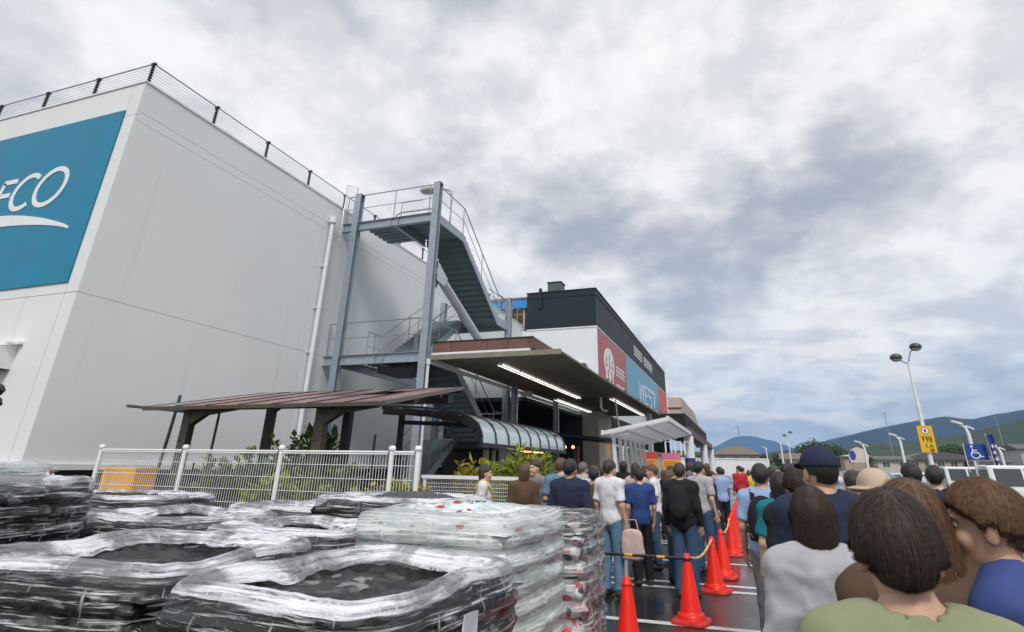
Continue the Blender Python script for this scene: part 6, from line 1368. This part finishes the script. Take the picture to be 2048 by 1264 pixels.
def plant(label, x, y, h, r, n, col, kind='bush', pot=(.25, .25, .25), seed=0, leaf=.07, z0=.0):
    t = thing('potted_plant', label, 'plant', (x, y, z0), 0, 'potted plants in the garden yard'); rg = np.random.default_rng(seed+300)
    m_ = MB(); m_.lathe([(.0, 0), (.11, 0), (.15, .24), (.165, .25), (.165, .28), (.145, .28), (.13, .24), (0, .23)], (x, y, z0), 16); P('pot', m_, mat('pot_%d%d' % (int(pot[0]*100), int(pot[2]*100)), pot, .7), t)
    st_ = MB(); lf = MB(); ns = 15 if kind != 'frond' else 16
    for k in range(ns):
        a = k*2.4; tip = Vector((x+r*(.3+.7*rg.random())*math.cos(a), y+r*(.3+.7*rg.random())*math.sin(a), z0+h*(.6+.4*rg.random()))); b0 = Vector((x, y, z0+.22)); mid = b0.lerp(tip, .5)+Vector((0, 0, .08*h)); st_.tube([b0, mid, tip], [.010, .007, .003], 5)
        for q in range(n):
            u = .12+.88*(q+rg.random()*.5)/n; p = b0.lerp(mid, u*2) if u < .5 else mid.lerp(tip, u*2-1); d = Vector(rg.normal(size=3)); d.z = abs(d.z)*.6+.1; d.normalize(); L_ = leaf*(.6+.8*rg.random())*(2. if kind == 'frond' else 1); s_ = d.cross(Vector((0, 0, 1))).normalized()*L_*(.17 if kind == 'frond' else .40); up = d.cross(s_).normalized()*L_*.08
            lf.add([p, p+d*L_*.5+s_+up, p+d*L_, p+d*L_*.5-s_+up], [(0, 1, 2), (0, 2, 3)])
    P('stem', st_, mat('stem_green', (.08, .10, .04), .8), t); P('foliage', lf, leafmat('leaf_%d_%d' % (int(col[0]*1000), int(col[1]*1000)), col, .35, 9), t)
G1, G2, G3, G4 = (.19, .25, .06), (.28, .34, .035), (.12, .19, .055), (.36, .30, .03)
ps = [(-9.0, 8.6, 1.75, .40, G1, 'tall loose shrub rising behind the second fence post'), (-8.45, 8.9, 1.85, .40, G3, 'dark green shrub under the carport post'), (-7.95, 8.6, 1.60, .42, G2, 'yellow-green bush behind the fence middle'), (-8.35, 9.6, 2.15, .5, G1, 'tall upright conifer-like plant poking above the fence'), (-7.75, 9.7, 2.25, .35, G3, 'tallest spiky plant poking above the fence'), (-7.2, 9.7, 2.0, .45, G1, 'spreading branch plant left of the brown post'), (-8.9, 9.3, 1.7, .45, G3, 'leafy plant beside the leaning upright'), (-7.3, 8.5, 1.45, .4, G2, 'low yellow-green plant behind the third fence post'), (-6.4, 8.6, 1.3, .4, G1, 'low shrub with pale tag behind the wide fence panel'), (-5.8, 8.8, 1.35, .4, G4, 'yellow-flowered plant behind the wide fence panel'), (-5.3, 8.7, 1.45, .4, G2, 'yellow-green plant next to the narrow gate panel'), (-4.9, 8.5, 1.35, .35, G4, 'orange-tinged plant behind the narrow gate panel'), (-4.95, 10.8, 1.75, .45, G4, 'yellow-leaved plant right of the fence end'), (-4.55, 10.9, 1.80, .50, G2, 'bright yellow-green plant behind the low fence'), (-4.05, 11.0, 2.0, .55, G2, 'largest bright yellow-green fern behind the low fence'), (-3.6, 11.3, 1.75, .5, G1, 'darker green fern nearest the queue behind the low fence'), (-9.5, 9.0, 1.3, .35, G1, 'small shrub beside the yellow crates'), (-6.9, 8.9, 1.5, .35, G3, 'dark shrub behind the fence under the brown post')]
for k, (x, y, h, r, c, lb) in enumerate(ps): plant(lb, x, y, h, r, 46 if h > 1.7 else 38, c, 'frond' if k in (4, 12, 13, 14, 15) else 'bush', ((.30, .12, .06), (.05, .05, .05), (.35, .34, .32))[k % 3], k, .15 if k < 12 or k > 15 else .10)
rkx = thing('plant_stand', 'dark slatted plant stand inside the fence', 'stand', (-7, 9, 0))
for k in range(4):
    for q in range(4): P('slat', MB().box(-9.4+k*1.25, -8.25+k*1.25, 8.95+q*.12, 9.04+q*.12, .55, .58), M_frame, rkx)
    for sx_ in (-9.38, -8.29): P('leg', MB().box(sx_+k*1.25, sx_+.05+k*1.25, 9.1, 9.15, 0, .549), M_frame, rkx)
wc_ = thing('wire_rack', 'dark wire rack of trays beside the yellow crates', 'rack', (-9.6, 8.9, 0))
for k in range(5): P('tray', MB().box(-10.0, -9.2, 8.7, 9.1, .25+.28*k, .30+.28*k), M_frame, wc_)
for x in (-10.0, -9.22): P('upright', MB().box(x, x+.03, 8.9, 8.93, 0, 1.6), M_frame, wc_)
HZ_BOX = True
haze_box()
